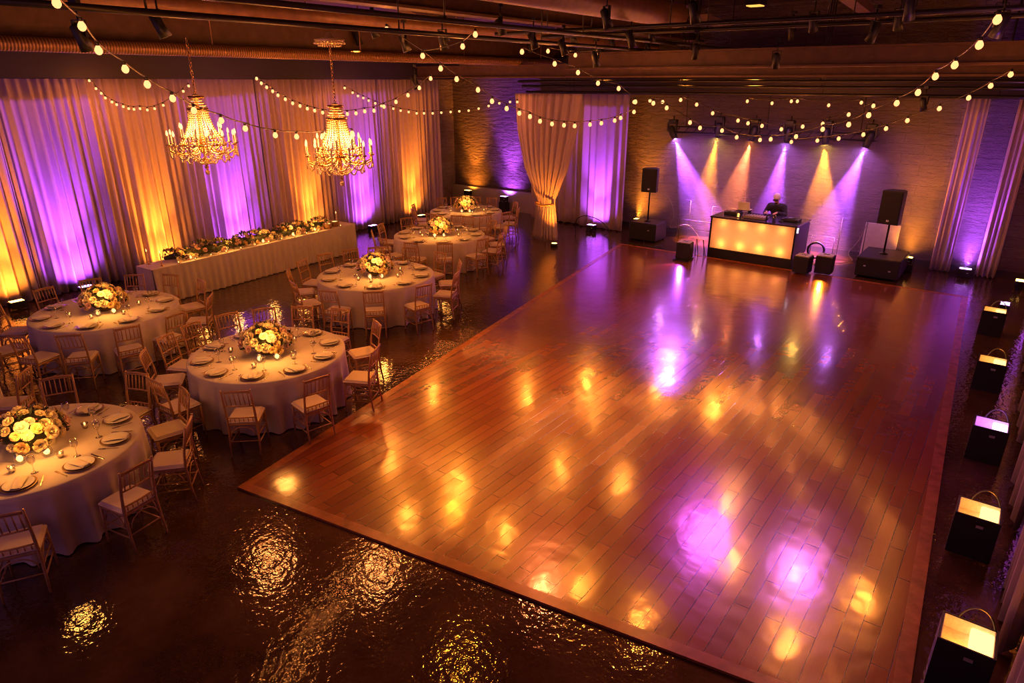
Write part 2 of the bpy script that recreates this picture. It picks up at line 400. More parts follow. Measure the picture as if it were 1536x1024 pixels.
for k, (px, y, lb) in enumerate([((1200, 122), 16.9, 'upper black pipe of the pipe run before the stage'), ((1200, 131), 17.1, 'middle black pipe of the pipe run before the stage'), ((1200, 142), 17.3, 'lowest black pipe of the pipe run before the stage'), ((1200, 38), 13.0, 'thin black pipe crossing under ceiling boards, top right'), ((1200, 28), 11.4, 'thin black pipe highest across the top right')]):
    along_x('round_pipe', lb, 'pipe', px, y, -12.5 if k < 3 else -9.0, .9, .035, 0, M['darkpipe'], True)
b = MB(); b.box((-5.85, 18.4, 4.55), (13.5, .4, 1.0)); tag(b.build('bulkhead', M['bulkhead']), 'dark boxed bulkhead over the back drapes and stage', 'bulkhead')
b = MB(); b.box((-16.6, 10.2, 4.82), (1.0, 16.4, .72)); tag(b.build('bulkhead', M['bulkhead']), 'dark boxed bulkhead over the long left drapes', 'bulkhead')
for a, c, lb in (((1090, 40), (1190, 78), 'short pale beam slanting behind the tan cross girder'), ((1280, 0), (1375, 73), 'pale flat beam slanting down at top right'), ((590, 0), (650, 38), 'short plum beam stub at top centre left')):
    p = PZ(a[0], a[1], 5.75); q = PZ(c[0], c[1], 5.75); d = (q - p); L = min(d.length, 14); d.normalize(); e = p - d * 3; f_ = p + d * L
    if f_.y > 19.4: f_ = p + d * ((19.4 - p.y) / d.y)
    b = MB(); mid = (e + f_) / 2; b.box(mid, (.24, (f_ - e).length, .14), 0, Matrix.Rotation(math.atan2(-d.x, d.y), 3, 'Z')); tag(b.build('ceiling_beam', M['greybeam']), lb, 'beam')
b = MB()
p = PZ(1133, 8, 5.85); t = thing('ceiling_fixture', 'small square amber light fixture under the ceiling boards', 'light fixture', p)
b.box((0, 0, .06), (.36, .36, .12), bev=.02); b.box((0, 0, .28), (.03, .03, .34)); b.build('housing', M['blackmetal'], t); b = MB(); b.box((0, 0, -.01), (.28, .28, .02)); b.build('diffuser', M['amberpanel'], t)

# track spotlights hung from the services
def make_can():
    t = thing('track_spotlight', '', 'spotlight')
    b = MB(); b.tube([(0, 0, .34), (0, 0, .16)], .012); b.box((0, 0, .35), (.10, .06, .05)); b.build('stem', M['blackmetal'], t)
    b = MB(); b.box((.075, 0, .1), (.012, .04, .16)); b.box((-.075, 0, .1), (.012, .04, .16)); b.box((0, 0, .175), (.16, .04, .012)); b.build('yoke', M['blackmetal'], t)
    b = MB(); b.lathe([(.03, .15), (.06, .13), (.062, -.02), (.075, -.12), (.066, -.115), (.055, -.02)], 14, M=Matrix.Rotation(R(22), 3, 'X')); b.build('lamp_head', M['black'], t)
    return t
can0 = make_can(); first = True
for (u, v, d, lb) in ((240, 40, 9.5, 'black track spotlight below the top left girder'), (123, 58, 9.0, 'black track spotlight beside upper left festoon bulbs'),
                      (664, 62, 12, 'black track spotlight between crossing festoon cables'), (607, 66, 12.5, 'black track spotlight under lagged pipe left of crossing cables'),
                      (800, 62, 12.5, 'large black track spotlight left of the blunt pipe'), (845, 72, 13, 'black track spotlight just right of the blunt pipe spotlight'),
                      (893, 90, 14, 'black track spotlight at the end of tan girder'), (946, 60, 13.2, 'black track spotlight hanging below top centre pipes'),
                      (1043, 78, 14, 'black track spotlight right of centre on tan girder'), (1164, 92, 14.2, 'round black spotlight on the tan girder, right half'),
                      (1310, 50, 12, 'black track spotlight by slanting beam at top right'), (1500, 40, 10.5, 'black track spotlight beside the top right festoon bulb'),
                      (623, 125, 15.5, 'black spotlight before the last left drape'), (1385, 158, 17.2, 'black spotlight above the right amber wall wash')):
    p = PD(u, v, d)
    if first: o = can0; o.location = p; o['label'] = lb; first = False
    else: o = copy_tree(can0, p, random.uniform(-1.2, 1.2), lb)
    o['group'] = 'track spotlights'; o.rotation_euler.z = random.uniform(-1.2, 1.2)

# ------------------------------------------------------------------ drapes
def drape_panel(name, label, p0, p1, z0, z1, amp=.07, folds=9, flare=0.0, seed=0, parts=True, mat=None):
    """pleated hanging panel between floor points p0 and p1"""
    rnd = random.Random(seed); p0 = Vector((p0[0], p0[1], 0)); p1 = Vector((p1[0], p1[1], 0)); d = p1 - p0; L = d.length; d.normalize(); nrm = Vector((d.y, -d.x, 0))
    ph = [rnd.uniform(0, 6.28) for _ in range(5)]; fr = [folds * 2 * PI, folds * 2 * PI * .53, folds * 2 * PI * 1.9]
    def fn(s, t):
        z = z0 + (z1 - z0) * t
        w = amp * (.55 + .45 * (1 - t))
        warp = s + .012 * math.sin(7 * s + ph[3]) + .006 * math.sin(3 * t + 20 * s)
        o = w * (math.sin(fr[0] * warp + ph[0]) + .5 * math.sin(fr[1] * warp + ph[1] + .6 * t) + .22 * math.sin(fr[2] * warp + ph[2]))
        o += flare * (1 - t) ** 3
        return p0 + d * (s * L) + nrm * o + Vector((0, 0, z + (.02 * math.sin(fr[0] * warp) if t == 0 else 0)))
    b = MB(); b.grid(fn, int(folds * 12), 10)
    o = b.build(name, mat or M['drape']); sm = o.modifiers.new('thickness', 'SOLIDIFY'); sm.thickness = .004
    return tag(o, label, 'drape')
UP = [(4.30, AMB), (5.62, PUR), (7.55, AMB), (9.65, PUR), (11.95, AMB), (13.95, PUR), (16.1, AMB)]
XC = -16.45
edges = [2.2, 4.95, 6.6, 8.6, 10.8, 12.95, 15.0, 17.05, 17.75]
LBL = ['cream floor-length drape lit amber at the far left edge', 'cream drape glowing purple left of the head table', 'cream drape washed amber behind the near end of head table',
       'cream drape glowing purple between the two chandeliers', 'cream drape washed amber behind the far chandelier', 'cream drape lit purple beyond the far end of head table', 'cream drape lit amber beside the far round table', 'narrow unlit cream drape ending the long left drapes']
for i in range(8):
    w = edges[i + 1] - edges[i]
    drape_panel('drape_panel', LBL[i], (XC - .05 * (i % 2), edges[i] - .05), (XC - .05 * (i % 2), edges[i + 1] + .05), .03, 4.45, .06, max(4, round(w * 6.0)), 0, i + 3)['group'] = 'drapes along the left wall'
# back-wall drapes
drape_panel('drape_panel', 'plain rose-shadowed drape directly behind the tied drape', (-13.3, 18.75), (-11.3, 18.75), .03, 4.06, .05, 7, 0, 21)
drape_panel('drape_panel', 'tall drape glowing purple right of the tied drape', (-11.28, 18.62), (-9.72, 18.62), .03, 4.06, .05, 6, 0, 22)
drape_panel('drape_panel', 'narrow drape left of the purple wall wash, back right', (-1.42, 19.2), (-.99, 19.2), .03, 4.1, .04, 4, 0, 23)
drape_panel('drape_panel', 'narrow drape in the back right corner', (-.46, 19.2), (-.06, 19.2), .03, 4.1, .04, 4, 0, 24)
# tied drape
tied = thing('tied_drape', 'full cream drape gathered by a tieback, standing before back drapes', 'drape', (-11.06, 16.4, 0))
def tied_fn(s, t):
    z = .03 + 4.05 * t; a = (s - .5) * 2
    keys = [(0, .44), (.235, .31), (.26, .29), (.30, .33), (.5, .72), (.75, .98), (1, 1.10)]
    for (t0, w0), (t1, w1) in zip(keys, keys[1:]):
        if t0 <= t <= t1: k = (t - t0) / (t1 - t0); w = w0 + (w1 - w0) * k; break
    bul = math.sqrt(max(0, 1 - a * a * .9)) * w * (.45 if t < .4 else .45 - .3 * (t - .4) / .6)
    fo = math.sin(a * 27 + 1.5 * math.sin(a * 3)) * .05 * (.6 + .4 * w) + .025 * math.sin(a * 53 + 1)
    return Vector((a * w, -bul + fo * (1 if abs(z - 1.06) > .2 else .5), z))
b = MB(); b.grid(tied_fn, 110, 34); o = b.build('fabric', M['drape'], tied); o.modifiers.new('thickness', 'SOLIDIFY').thickness = .004
b = MB(); b.tube([(.31 * math.cos(w), -.145 + .17 * math.sin(w) * (1 if math.sin(w) < 0 else .5), 1.06 + .02 * math.cos(2 * w)) for w in [2 * PI * k / 24 for k in range(25)]], .03, 8); b.build('tieback', M['gold'], tied)
# right wall drapes
RW = [((15.3, 17.3), PUR, 'drape lit purple on right wall nearest the stage'), ((12.6, 13.9), AMB, 'drape beside the farthest uplight box on right wall'), ((10.0, 11.3), AMB, 'drape between second and third farthest uplight boxes'),
      ((7.75, 9.2), PUR, 'drape behind the purple uplight box on right wall'), ((5.7, 6.9), AMB, 'drape between the two nearest amber uplight boxes'), ((3.2, 4.9), PUR, 'nearest drape at the bottom right corner')]
for i, ((a, c), col, lb) in enumerate(RW): drape_panel('drape_panel', lb, (.72, c), (.72, a), .03, 4.4, .05, 5, 0, 40 + i)['group'] = 'drapes along the right wall'

# ------------------------------------------------------------------ uplights
def make_uplight(lens_key):
    t = thing('uplight', '', 'uplight')
    b = MB(); b.box((0, 0, .13), (.26, .17, .15), 0, None, 1.08, .015); b.box((0, .0, .035), (.05, .05, .05)); b.build('lamp_body', M['black'], t)
    b = MB(); b.box((.16, 0, .11), (.015, .05, .2)); b.box((-.16, 0, .11), (.015, .05, .2)); b.box((0, 0, .012), (.335, .1, .02)); b.build('bracket', M['blackmetal'], t)
    b = MB(); b.box((0, 0, .207), (.24, .15, .006)); b.build('lens', M[lens_key], t)
    b = MB(); b.box((.06, -.093, .12), (.04, .006, .02)); b.build('badge', M['badge'], t)
    return t
up_amb = make_uplight('lens_amb'); up_pur = make_uplight('lens_pur'); used = set()
def uplight(x, y, rz, col, label, wall_dir, watts, tilt=2.6, z=0.0, size=75):
    src = up_amb if col == AMB else up_pur; k = 'a' if col == AMB else 'p'
    if k not in used: used.add(k); o = src; o.location = (x, y, z); o.rotation_euler.z = rz; o['label'] = label
    else: o = copy_tree(src, (x, y, z), rz, label)
    o['group'] = 'uplights along the walls'
    p = Vector((x, y, z + .24)); d = Vector(wall_dir)
    spot('uplight_beam', p, p + d * .46 + Vector((0, 0, 2.6)), watts * 3.4, col, 54, 1.0, .05)
    spot('uplight_base_beam', p, p + d * .75 + Vector((0, 0, .75)), watts * .60, col, 110, 1.0, .05)
    return o
nm = ['amber', 'purple', 'amber', 'purple', 'amber', 'purple', 'amber']
where = ['uplight under the drape at far left edge', 'uplight behind the leftmost full round table', 'uplight behind the near end of head table', 'uplight behind the middle of head table', 'uplight behind the far half of head table', 'uplight past the far end of head table', 'uplight left of the far round table']
for i, (y, c) in enumerate(UP): uplight(XC + .48, y, R(-90), c, nm[i] + ' floor ' + where[i], (-1, 0, 0), 330 if c == AMB else 420)
uplight(-16.45, 19.1, 0, AMB, 'amber uplight on the stone wall behind far round table', (0, 1, 0), 260, z=.42)
uplight(-14.75, 19.1, 0, PUR, 'purple uplight on the stone wall left of tied drape', (0, 1, 0), 420, z=.36)
uplight(-10.55, 18.15, 0, PUR, 'purple uplight below the drape right of tied drape', (0, 1, 0), 330)
uplight(-9.35, 18.95, 0, AMB, 'amber uplight behind the left bass speaker', (0, 1, 0), 250, z=.2)
uplight(-1.9, 18.8, 0, AMB, 'amber uplight right of the right bass speaker', (0, 1, 0), 250, z=.14)
uplight(-.66, 19.0, 0, PUR, 'purple uplight between the back right corner drapes', (0, 1, 0), 300)
uplight(.42, 18.55, R(90), AMB, 'added amber uplight tucked into the back right corner', (1, 0, 0), 260)  # added uplight, unseen in this corner, to turn the stone amber
uplight(.24, 16.3, R(90), PUR, 'added purple uplight under the purple drape on right wall', (1, 0, 0), 260)  # added uplight, unseen on this stretch, so the drape glows purple
for x, z in ((-16.45, .42), (-14.75, .36), (-9.35, .2), (-1.72, .14)):
    pass
for (x, y, z, lb) in ((-16.45, 19.1, .42, 'black block under amber uplight behind far round table'), (-14.75, 19.1, .36, 'black block under purple uplight left of tied drape'), (-9.35, 18.95, .2, 'black block under amber uplight beside left bass speaker'), (-1.9, 18.8, .14, 'low black block under amber uplight beside right bass speaker')):
    b = MB(); b.box((0, 0, z / 2 - .003), (.34, .2, z - .008), bev=.01); o = b.build('riser_block', M['black'], None, (x, y, .002)); tag(o, lb, 'block', 'risers under wall uplights')
# unseen puck lamp, added to wash the tied drape amber
t = thing('added_puck_lamp', 'added small black puck lamp at the foot of tied drape', 'lamp', (-10.35, 15.75, 0))
b = MB(); b.lathe([(0, 0), (.10, 0), (.11, .05), (.10, .09), (.085, .085), (0, .085)], 18); b.build('lamp_body', M['black'], t); b = MB(); b.lathe([(0, .0865), (.08, .0865)], 18); b.build('lens', M['lens_amb'], t)
spot('added_puck_beam', (-10.35, 15.75, .11), (-10.85, 16.3, 1.15), 420, AMB, 60, 1, .05)

# right-hand uplight boxes
def make_box(lens, inner):
    t = thing('uplight_box', '', 'uplight'); w, d, h, k = .36, .34, .46, .014
    b = MB(); b.box((0, -d / 2, h / 2), (w, k, h)); b.box((0, d / 2, h / 2), (w, k, h)); b.box((-w / 2, 0, h / 2), (k, d, h)); b.box((w / 2, 0, h / 2), (k, d, h)); b.box((0, 0, .01), (w, d, .02)); b.build('case', M['black'], t)
    b = MB(); b.box((0, 0, h - .13), (w - .03, d - .03, .012))
    for q_ in (-1, 1): b.box((q_ * (w / 2 - .012), 0, h - .065), (.006, d - .03, .12)); b.box((0, q_ * (d / 2 - .012), h - .065), (w - .03, .006, .12))
    b.build('inner_tray', plain('pale_tray', (.75, .72, .68), .5), t)
    b = MB(); b.box((.09, .03, h - .06), (.15, .22, .07), bev=.01); b.build('lamp', M[lens], t)
    b = MB(); b.box((.03, -d / 2 - .008, h * .8), (.06, .006, .03)); b.build('badge', M['badge'], t)
    b = MB(); b.tube([(-.10 + .25 * math.sin(a) * .5 + .1, .10 + .0 * a, h - .06 + .22 * math.sin(a)) if False else (.04 - .13 * math.cos(a), .17, h - .10 + .24 * math.sin(a)) for a in [PI * k_ / 12 for k_ in range(13)]], .008, 6); b.build('cable_loop', M['copper'], t)
    return t
M['box_amb'] = glow('amber_box_lamp_glow', (1, .50, .14), 3.5); M['box_pur'] = glow('purple_box_lamp_glow', (.8, .40, 1.0), 4.0)
ba = make_box('box_amb', 0); bp = make_box('box_pur', 0); ua = up = False
for (y, c, lb) in ((14.75, AMB, 'black box with amber lamp, farthest along right wall'), (11.85, AMB, 'black box with amber lamp, second farthest along right wall'), (9.4, PUR, 'black box with purple lamp by right wall'), (7.2, AMB, 'black box with amber lamp, second nearest along right wall'), (5.25, AMB, 'black box with amber lamp, nearest in bottom right corner')):
    src = ba if c == AMB else bp; x = .24 if y > 6 else .40
    x = {14.75: .10, 11.85: .22, 9.4: .34, 7.2: .36, 5.25: .42}[y]
    if c == AMB and not ua: ua = True; o = src; o.location = (x, y, 0); o['label'] = lb
    elif c == PUR: o = src; o.location = (x, y, 0); o['label'] = lb
    else: o = copy_tree(src, (x, y, 0), 0, lb)
    o['group'] = 'uplight boxes along the right wall'
    p = Vector((x + .09, y + .03, .47)); spot('box_beam', p, p + Vector((.42, 0, 2.0)), 520 if c == AMB else 700, c, 95, 1, .07); point('box_glow', (x - .06, y - .02, .43), 1.1 if c == AMB else 1.8, c, .03)

# ------------------------------------------------------------------ string lights
def bulb_mesh(r_, mat, far=False):
    b = MB()
    if far: b.ball((0, 0, -r_ * 1.6), r_, 8, 6)
    else: b.lathe([(0, -r_ * 2.75), (r_ * .5, -r_ * 2.6), (r_ * .87, -r_ * 2.15), (r_, -r_ * 1.65), (r_ * .85, -r_ * 1.1), (r_ * .5, -r_ * .55), (r_ * .42, -r_ * .2)], 12)
    return b.mesh('bulb', mat)
def socket_mesh(r_):
    b = MB(); b.lathe([(0, r_ * .5), (r_ * .38, r_ * .45), (r_ * .52, r_ * .1), (r_ * .52, -r_ * .45), (r_ * .3, -r_ * .5)], 10); return b.mesh('socket', M['black'])
BM = {}
def string(label, pts, d0, d1, r_=.055, far=False, pre=(), post=()):
    """pts: bulbs as seen, strung between distances d0 and d1; pre/post are the room points the cable ends at"""
    r_ *= .70
    key = (round(r_, 3), far)
    if key not in BM: BM[key] = (bulb_mesh(r_, M['bulbfar'] if far else M['bulb'], far), socket_mesh(r_))
    n = len(pts); ps = []
    for i, (u, v) in enumerate(pts):
        k = i / max(1, n - 1); ps.append(PD(u, v, d0 + (d1 - d0) * k) + Vector((0, 0, r_ * 1.65)))
    ps = [Vector(p) for p in pre] + ps + [Vector(p) for p in post]
    t = thing('string_light', label, 'string light', ps[0], 0, 'festoon string lights')
    o0 = ps[0]; cab = []
    for a, c in zip(ps, ps[1:]):
        L = (c - a).length; sag = min(.03, L * .03) if L < 2 else L * .02
        for k in range(4): f_ = k / 4; cab.append(a.lerp(c, f_) + Vector((0, 0, r_ * .5 - sag * 4 * f_ * (1 - f_))) - o0)
    cab.append(ps[-1] - o0 + Vector((0, 0, r_ * .5)))
    b = MB(); b.tube(cab, .008 if not far else .006, 5); b.build('cable', M['copper'], t)
    for p in ps[(1 if len(pre) and isinstance(pre, list) else 0):]:
        q = link('bulb', BM[key][0], t, p - o0); link('socket', BM[key][1], q); point('bulb_light', p - Vector((0, 0, r_ * 2.75 + .035)), 3.6 if far else 6.2, WARM, .03)
    return t
S = string
S('festoon string swooping from top left past the near chandelier', [(85, 5), (123, 40), (148, 76), (188, 104), (221, 127), (259, 148), (291, 166), (332, 181), (368, 193), (413, 203), (445, 205), (485, 204), (528, 200)], 6.4, 10.3, .046)
S('short swag of small bulbs against the purple drape, left', [(134, 121), (144, 133), (152, 140), (158, 147), (168, 153), (175, 157), (185, 160), (193, 163), (201, 164), (210, 163), (221, 165), (232, 163), (245, 158), (262, 147), (275, 137), (283, 129)], 17.0, 16.4, .04, True)
S('string of small bulbs sagging behind the far chandelier', [(385, 118), (392, 125), (400, 131), (409, 137), (417, 143), (428, 149), (439, 155), (450, 159), (461, 163), (472, 166), (484, 169), (497, 171), (509, 171), (521, 171), (534, 170), (547, 167), (561, 166), (576, 160), (594, 153), (612, 143), (629, 132), (646, 118)], 18.2, 13.5, .05)
S('string of small bulbs dipping across the last left drapes', [(517, 132), (529, 139), (537, 144), (545, 147), (553, 151), (563, 155), (572, 159), (590, 163), (601, 166), (613, 168), (625, 170), (636, 170), (649, 170), (662, 169), (676, 168), (689, 167), (703, 166), (718, 163), (733, 159), (749, 155), (765, 153), (776, 153)], 20.5, 19.5, .048, True)
S('festoon string from top centre left down past the tied drape', [(580, 45), (634, 84), (661, 103), (685, 119), (717, 135), (738, 152), (760, 163), (779, 170), (795, 175), (810, 182), (828, 186), (846, 188), (862, 189), (885, 187), (902, 185), (922, 181), (931, 177), (951, 168)], 12.0, 17.0, .06)
S('short festoon string crossing below the lagged pipe', [(634, 84), (694, 70), (713, 52)], 12.2, 11.0, .055)
S('festoon string falling from top centre to the stage left edge', [(783, 78), (832, 96), (867, 109), (897, 125), (928, 133), (953, 153), (980, 155), (1000, 162), (1035, 184), (1050, 192), (1083, 196), (1105, 206), (1140, 210)], 13.2, 16.6, .058)
S('short festoon string of three bulbs right of top centre', [(822, 77), (863, 83), (894, 82)], 13.8, 14.2, .05)
S('festoon string sagging across the upper stage wall', [(951, 153), (975, 151), (994, 153), (1021, 150), (1045, 157), (1069, 170), (1107, 181), (1122, 185), (1143, 189), (1172, 194), (1204, 190), (1234, 186), (1273, 172), (1310, 159)], 17.2, 16.2, .055)
S('festoon string from upper right corner down to stage bulbs', [(1496, 30), (1469, 68), (1432, 98), (1403, 115), (1377, 139), (1345, 155), (1303, 173), (1273, 187), (1234, 194), (1194, 205), (1156, 209)], 9.0, 16.4, .06)
S('festoon string from right edge to the stage light bar', [(1516, 112), (1486, 129), (1453, 147), (1409, 163), (1361, 181), (1329, 193), (1295, 202), (1258, 208), (1226, 211), (1187, 213)], 13.5, 17.0, .055)
S('short row of bulbs hanging high over the stage', [(1121, 152), (1158, 155), (1187, 152), (1196, 152), (1243, 158), (1292, 154)], 17.6, 17.4, .05)

# ------------------------------------------------------------------ chandeliers
def chandelier(label, base, top_z, ru=.44, canopy=False, n_out=12, n_in=8):
    bx, by, bz = base; t = thing('chandelier', label, 'chandelier', base)
    H_ = 1.0
    b = MB(); b.lathe([(0, 0), (.018, .01), (.03, .035), (.018, .06), (.035, .09), (.05, .12), (.02, .15), (.018, .32), (.05, .36), (.06, .42), (.03, .47), (.02, .9), (.04, .93), (.02, .98), (.01, 1.02)], 12); b.build('stem', M['brass'], t)
    # arms with pans
    arms = []
    for k in range(n_out + n_in):
        outer = k < n_out; a = 2 * PI * k / n_out + .13 if outer else 2 * PI * (k - n_out) / n_in; r_ = ru if outer else ru * .62; z = .34 if outer else .43
        ca, sa = math.cos(a), math.sin(a)
        b = MB(); b.tube([(.03 * ca, .03 * sa, .36), (r_ * .4 * ca, r_ * .4 * sa, .24), (r_ * .75 * ca, r_ * .75 * sa, z - .12), (r_ * .97 * ca, r_ * .97 * sa, z - .07), (r_ * ca, r_ * sa, z)], .009, 6)
        b.lathe([(0, 0), (.028, .005), (.04, .02), (.034, .018), (.012, .012)], 10, (r_ * ca, r_ * sa, z)); arm = b.build('arm', M['brass'], t)
        b = MB(); b.lathe([(.013, .012), (.013, .13), (0, .132)], 8, (r_ * ca, r_ * sa, z)); b.build('candle_sleeve', M['wax'], arm)
        b = MB(); b.lathe([(0, .13), (.014, .145), (.017, .165), (.010, .195), (0, .215)], 8, (r_ * ca, r_ * sa, z)); b.build('flame_bulb', M['candlebulb'], arm)
    # bead strands forming the tent
    for pr in ([(.09, .95), (.105, .955), (.105, .985), (.09, .99)], [(.125, .80), (.14, .80), (.14, .83), (.125, .83)], [(ru * .68, .335), (ru * .70, .335), (ru * .70, .36), (ru * .68, .36)]):
        b = MB(); b.lathe(pr, 28); b.build('crown_ring', M['brass'], t)
    b = MB()
    for k in range(26):
        a = 2 * PI * k / 26; pts = []
        for i in range(17):
            f_ = i / 16; r_ = .125 + (ru * .69 - .125) * f_ ** 1.9; z = .81 - .46 * f_
            b.ball((r_ * math.cos(a), r_ * math.sin(a), z), .013, 5, 3)
        for i in range(6):
            f_ = i / 5; r_ = .03 + .095 * f_; z = 1.0 - .17 * f_; b.ball((r_ * math.cos(a), r_ * math.sin(a), z), .012, 5, 3)
    b.build('bead_tent', M['crystal'], t)
    for k in range(n_out):
        a0 = 2 * PI * k / n_out + .13; a1 = 2 * PI * (k + 1) / n_out + .13
        for rr, zz, dp in ((ru, .33, .15), (ru * .72, .28, .17)):
            b = MB()
            for i in range(19):
                f_ = i / 18; a = a0 + (a1 - a0) * f_; z = zz - dp * (1 - (2 * f_ - 1) ** 2) ** .8
                b.ball((rr * math.cos(a), rr * math.sin(a), z), .012, 5, 3)
            if rr == ru:
                for q in range(5): b.ball((ru * math.cos(a0), ru * math.sin(a0), .325 - q * .021), .013, 6, 4)
            b.build('crystal_swag', M['crystal'], t)
    for k in range(14):
        a = 2 * PI * k / 14; b = MB()
        for i in range(11):
            f_ = i / 10; r_ = ru * .68 * (1 - f_) + .03 * f_; z = .30 - .22 * math.sin(f_ * PI / 2); b.ball((r_ * math.cos(a), r_ * math.sin(a), z), .012, 5, 3)
        b.build('bead_strand', M['crystal'], t)
    b = MB(); b.ball((0, 0, -.04), .035, 10, 7); b.build('finial_drop', M['crystal'], t)
    b = MB(); L = top_z - bz; n = int((L - 1.0) / .045); rot = [Matrix.Rotation(R(90), 3, 'X'), Matrix.Rotation(R(90), 3, 'X')]
    for i in range(n):
        z = 1.02 + .045 * i; w = [2 * PI * k / 8 for k in range(9)]
        b.tube([(.016 * math.cos(x), 0, z + .032 * math.sin(x)) if i % 2 else (0, .016 * math.cos(x), z + .032 * math.sin(x)) for x in w], .005, 4, 0, False)
    b.build('chain', M['brass'], t)
    if canopy:
        b = MB(); z = L - .12; b.lathe([(.03, z), (.16, z + .03), (.20, z + .07), (.06, z + .1), (.03, z + .16)], 20)
        for k in range(28): a = 2 * PI * k / 28; b.ball((.19 * math.cos(a), .19 * math.sin(a), z + .03), .016, 5, 3); b.ball((.14 * math.cos(a), .14 * math.sin(a), z), .014, 5, 3)
        b.build('canopy', M['crystal'], t)
    point('chandelier_glow', (bx, by, bz + .52), 170, (1, .30, .075), .2)
    return t
c1 = PD(311, 254, 10.8); c2 = PD(513, 271, 9.8)
chandelier('crystal candle chandelier on the left, before purple drape', c1, 4.98)
chandelier('larger crystal candle chandelier on the right, under beaded canopy', c2, 4.95, .44, True)

# ------------------------------------------------------------------ chairs
def make_chair():
    t = thing('banquet_chair', '', 'chair'); g = M['gold']; w, d = .19, .19        # faces +y; back at -y
    for s in (-1, 1):
        b = MB(); b.tube([(s * .185, .18, 0), (s * .18, .175, .22), (s * .175, .17, .44)], [.011, .014, .016], 8); b.build('leg', g, t)
        b = MB(); b.tube([(s * .18, -.235, 0), (s * .178, -.205, .2), (s * .172, -.185, .44), (s * .172, -.20, .62), (s * .172, -.235, .80), (s * .174, -.262, .93)], [.011, .014, .017, .015, .014, .012], 8); b.build('leg', g, t)
    b = MB(); b.box((0, -.005, .425), (.37, .38, .03), bev=.008); b.build('seat_frame', g, t)
    b = MB(); b.box((0, .0, .466), (.39, .40, .052), 0, None, .94, .022); o = b.build('seat_cushion', M['cushion'], t)
    b = MB()
    def by(z): return -.185 - .077 * max(0, (z - .44) / .49) ** 1.5
    def rail(z, r_, arch=0): b.tube([(x, by(z) - .012 * (1 - (x / .172) ** 2), z + arch * (1 - (x / .172) ** 2)) for x in [-.172 + .344 * k / 8 for k in range(9)]], r_, 7)
    rail(.905, .012, .012); rail(.885, .008, .01); rail(.70, .010); top_ = b; b = low = MB(); low.tube([(x, by(.525) - .012 * (1 - (x / .172) ** 2), .525) for x in [-.172 + .344 * k / 8 for k in range(9)]], .010, 7); b = top_
    for k in range(6):
        x = -.135 + .054 * k
        b.tube([(x, by(.70) - .008, .70), (x, by(.80) - .010, .80), (x, by(.89) - .010, .895)], [.006, .008, .006], 6)
    for k in range(6):
        x = -.135 + .054 * k; low.tube([(x, by(.525) - .008, .525), (x, by(.525) - .006, .47)], .006, 6)
    b.build('backrest', g, t); low.build('lower_rail', g, t)
    for s in (-1, 1):
        b = MB(); b.tube([(s * .18, .175, .17), (s * .178, -.208, .17)], .008, 6); b.tube([(s * .18, .175, .27), (s * .176, -.2, .27)], .008, 6)
        b.tube([(s * .178, .15 * math.cos(a), .27 + .14 * math.sin(a)) for a in [PI * k / 8 for k in range(9)]], .007, 6); b.build('stretcher', g, t)
    for y in (.177, -.205):
        b = MB(); b.tube([(-.18, y, .20), (.18, y, .20)], .008, 6); b.tube([(.15 * math.cos(a), y, .27 + .13 * math.sin(a)) for a in [PI * k / 8 for k in range(9)]], .007, 6); b.build('stretcher', g, t)
    return t
chair0 = make_chair(); chair_used = [False]

# ------------------------------------------------------------------ tableware prototypes
def one(name, b, mats): return b.mesh(name, mats)
b = MB(); b.lathe([(0, .004), (.10, .004), (.115, .007), (.152, .020), (.155, .019), (.118, .002), (.09, 0), (0, 0)], 28); ME_CHARGER = b.mesh('charger_plate', M['chargerim'])
b = MB(); b.lathe([(0, .014), (.085, .014), (.098, .017), (.132, .030), (.135, .029), (.10, .011), (.08, .009), (0, .009)], 28); ME_PLATE = b.mesh('dinner_plate', M['china'])
def napkin_mesh():
    b = MB()
    def top(s, t): x = (s - .5) * .10 * (1 + .25 * (t - .5)); y = (t - .5) * .24; return Vector((x, y, .030 + .012 * (1 - (2 * s - 1) ** 4) + .004 * math.sin(9 * s + 4 * t)))
    b.grid(top, 8, 10)
    def bot(s, t): v = top(1 - s, t); return Vector((v.x, v.y, .0285))
    b.grid(bot, 8, 10); return b.mesh('napkin', M['napkin'])
ME_NAPKIN = napkin_mesh()
b = MB(); b.lathe([(0, 0), (.036, .001), (.034, .004), (.006, .010), (.004, .085), (.012, .10), (.032, .125), (.038, .155), (.033, .195), (.031, .195), (.036, .155), (.03, .128), (0, .105)], 16); ME_WINE = b.mesh('wine_glass', M['glass'])
b = MB(); b.lathe([(0, 0), (.030, 0), (.036, .10), (.034, .10), (.028, .012), (0, .012)], 16); ME_TUMBLER = b.mesh('water_glass', M['glass'])
def fork_mesh():
    b = MB(); b.box((0, -.03, .003), (.008, .13, .004)); b.box((0, .05, .003), (.022, .03, .003))
    for k in range(4): b.box((-.009 + .006 * k, .085, .004), (.003, .045, .003))
    return b.mesh('fork', M['steel'])
def knife_mesh():
    b = MB(); b.box((0, -.06, .004), (.014, .09, .007), bev=.002); b.box((.002, .05, .003), (.016, .13, .002)); return b.mesh('table_knife', M['steel'])
ME_FORK = fork_mesh(); ME_KNIFE = knife_mesh()
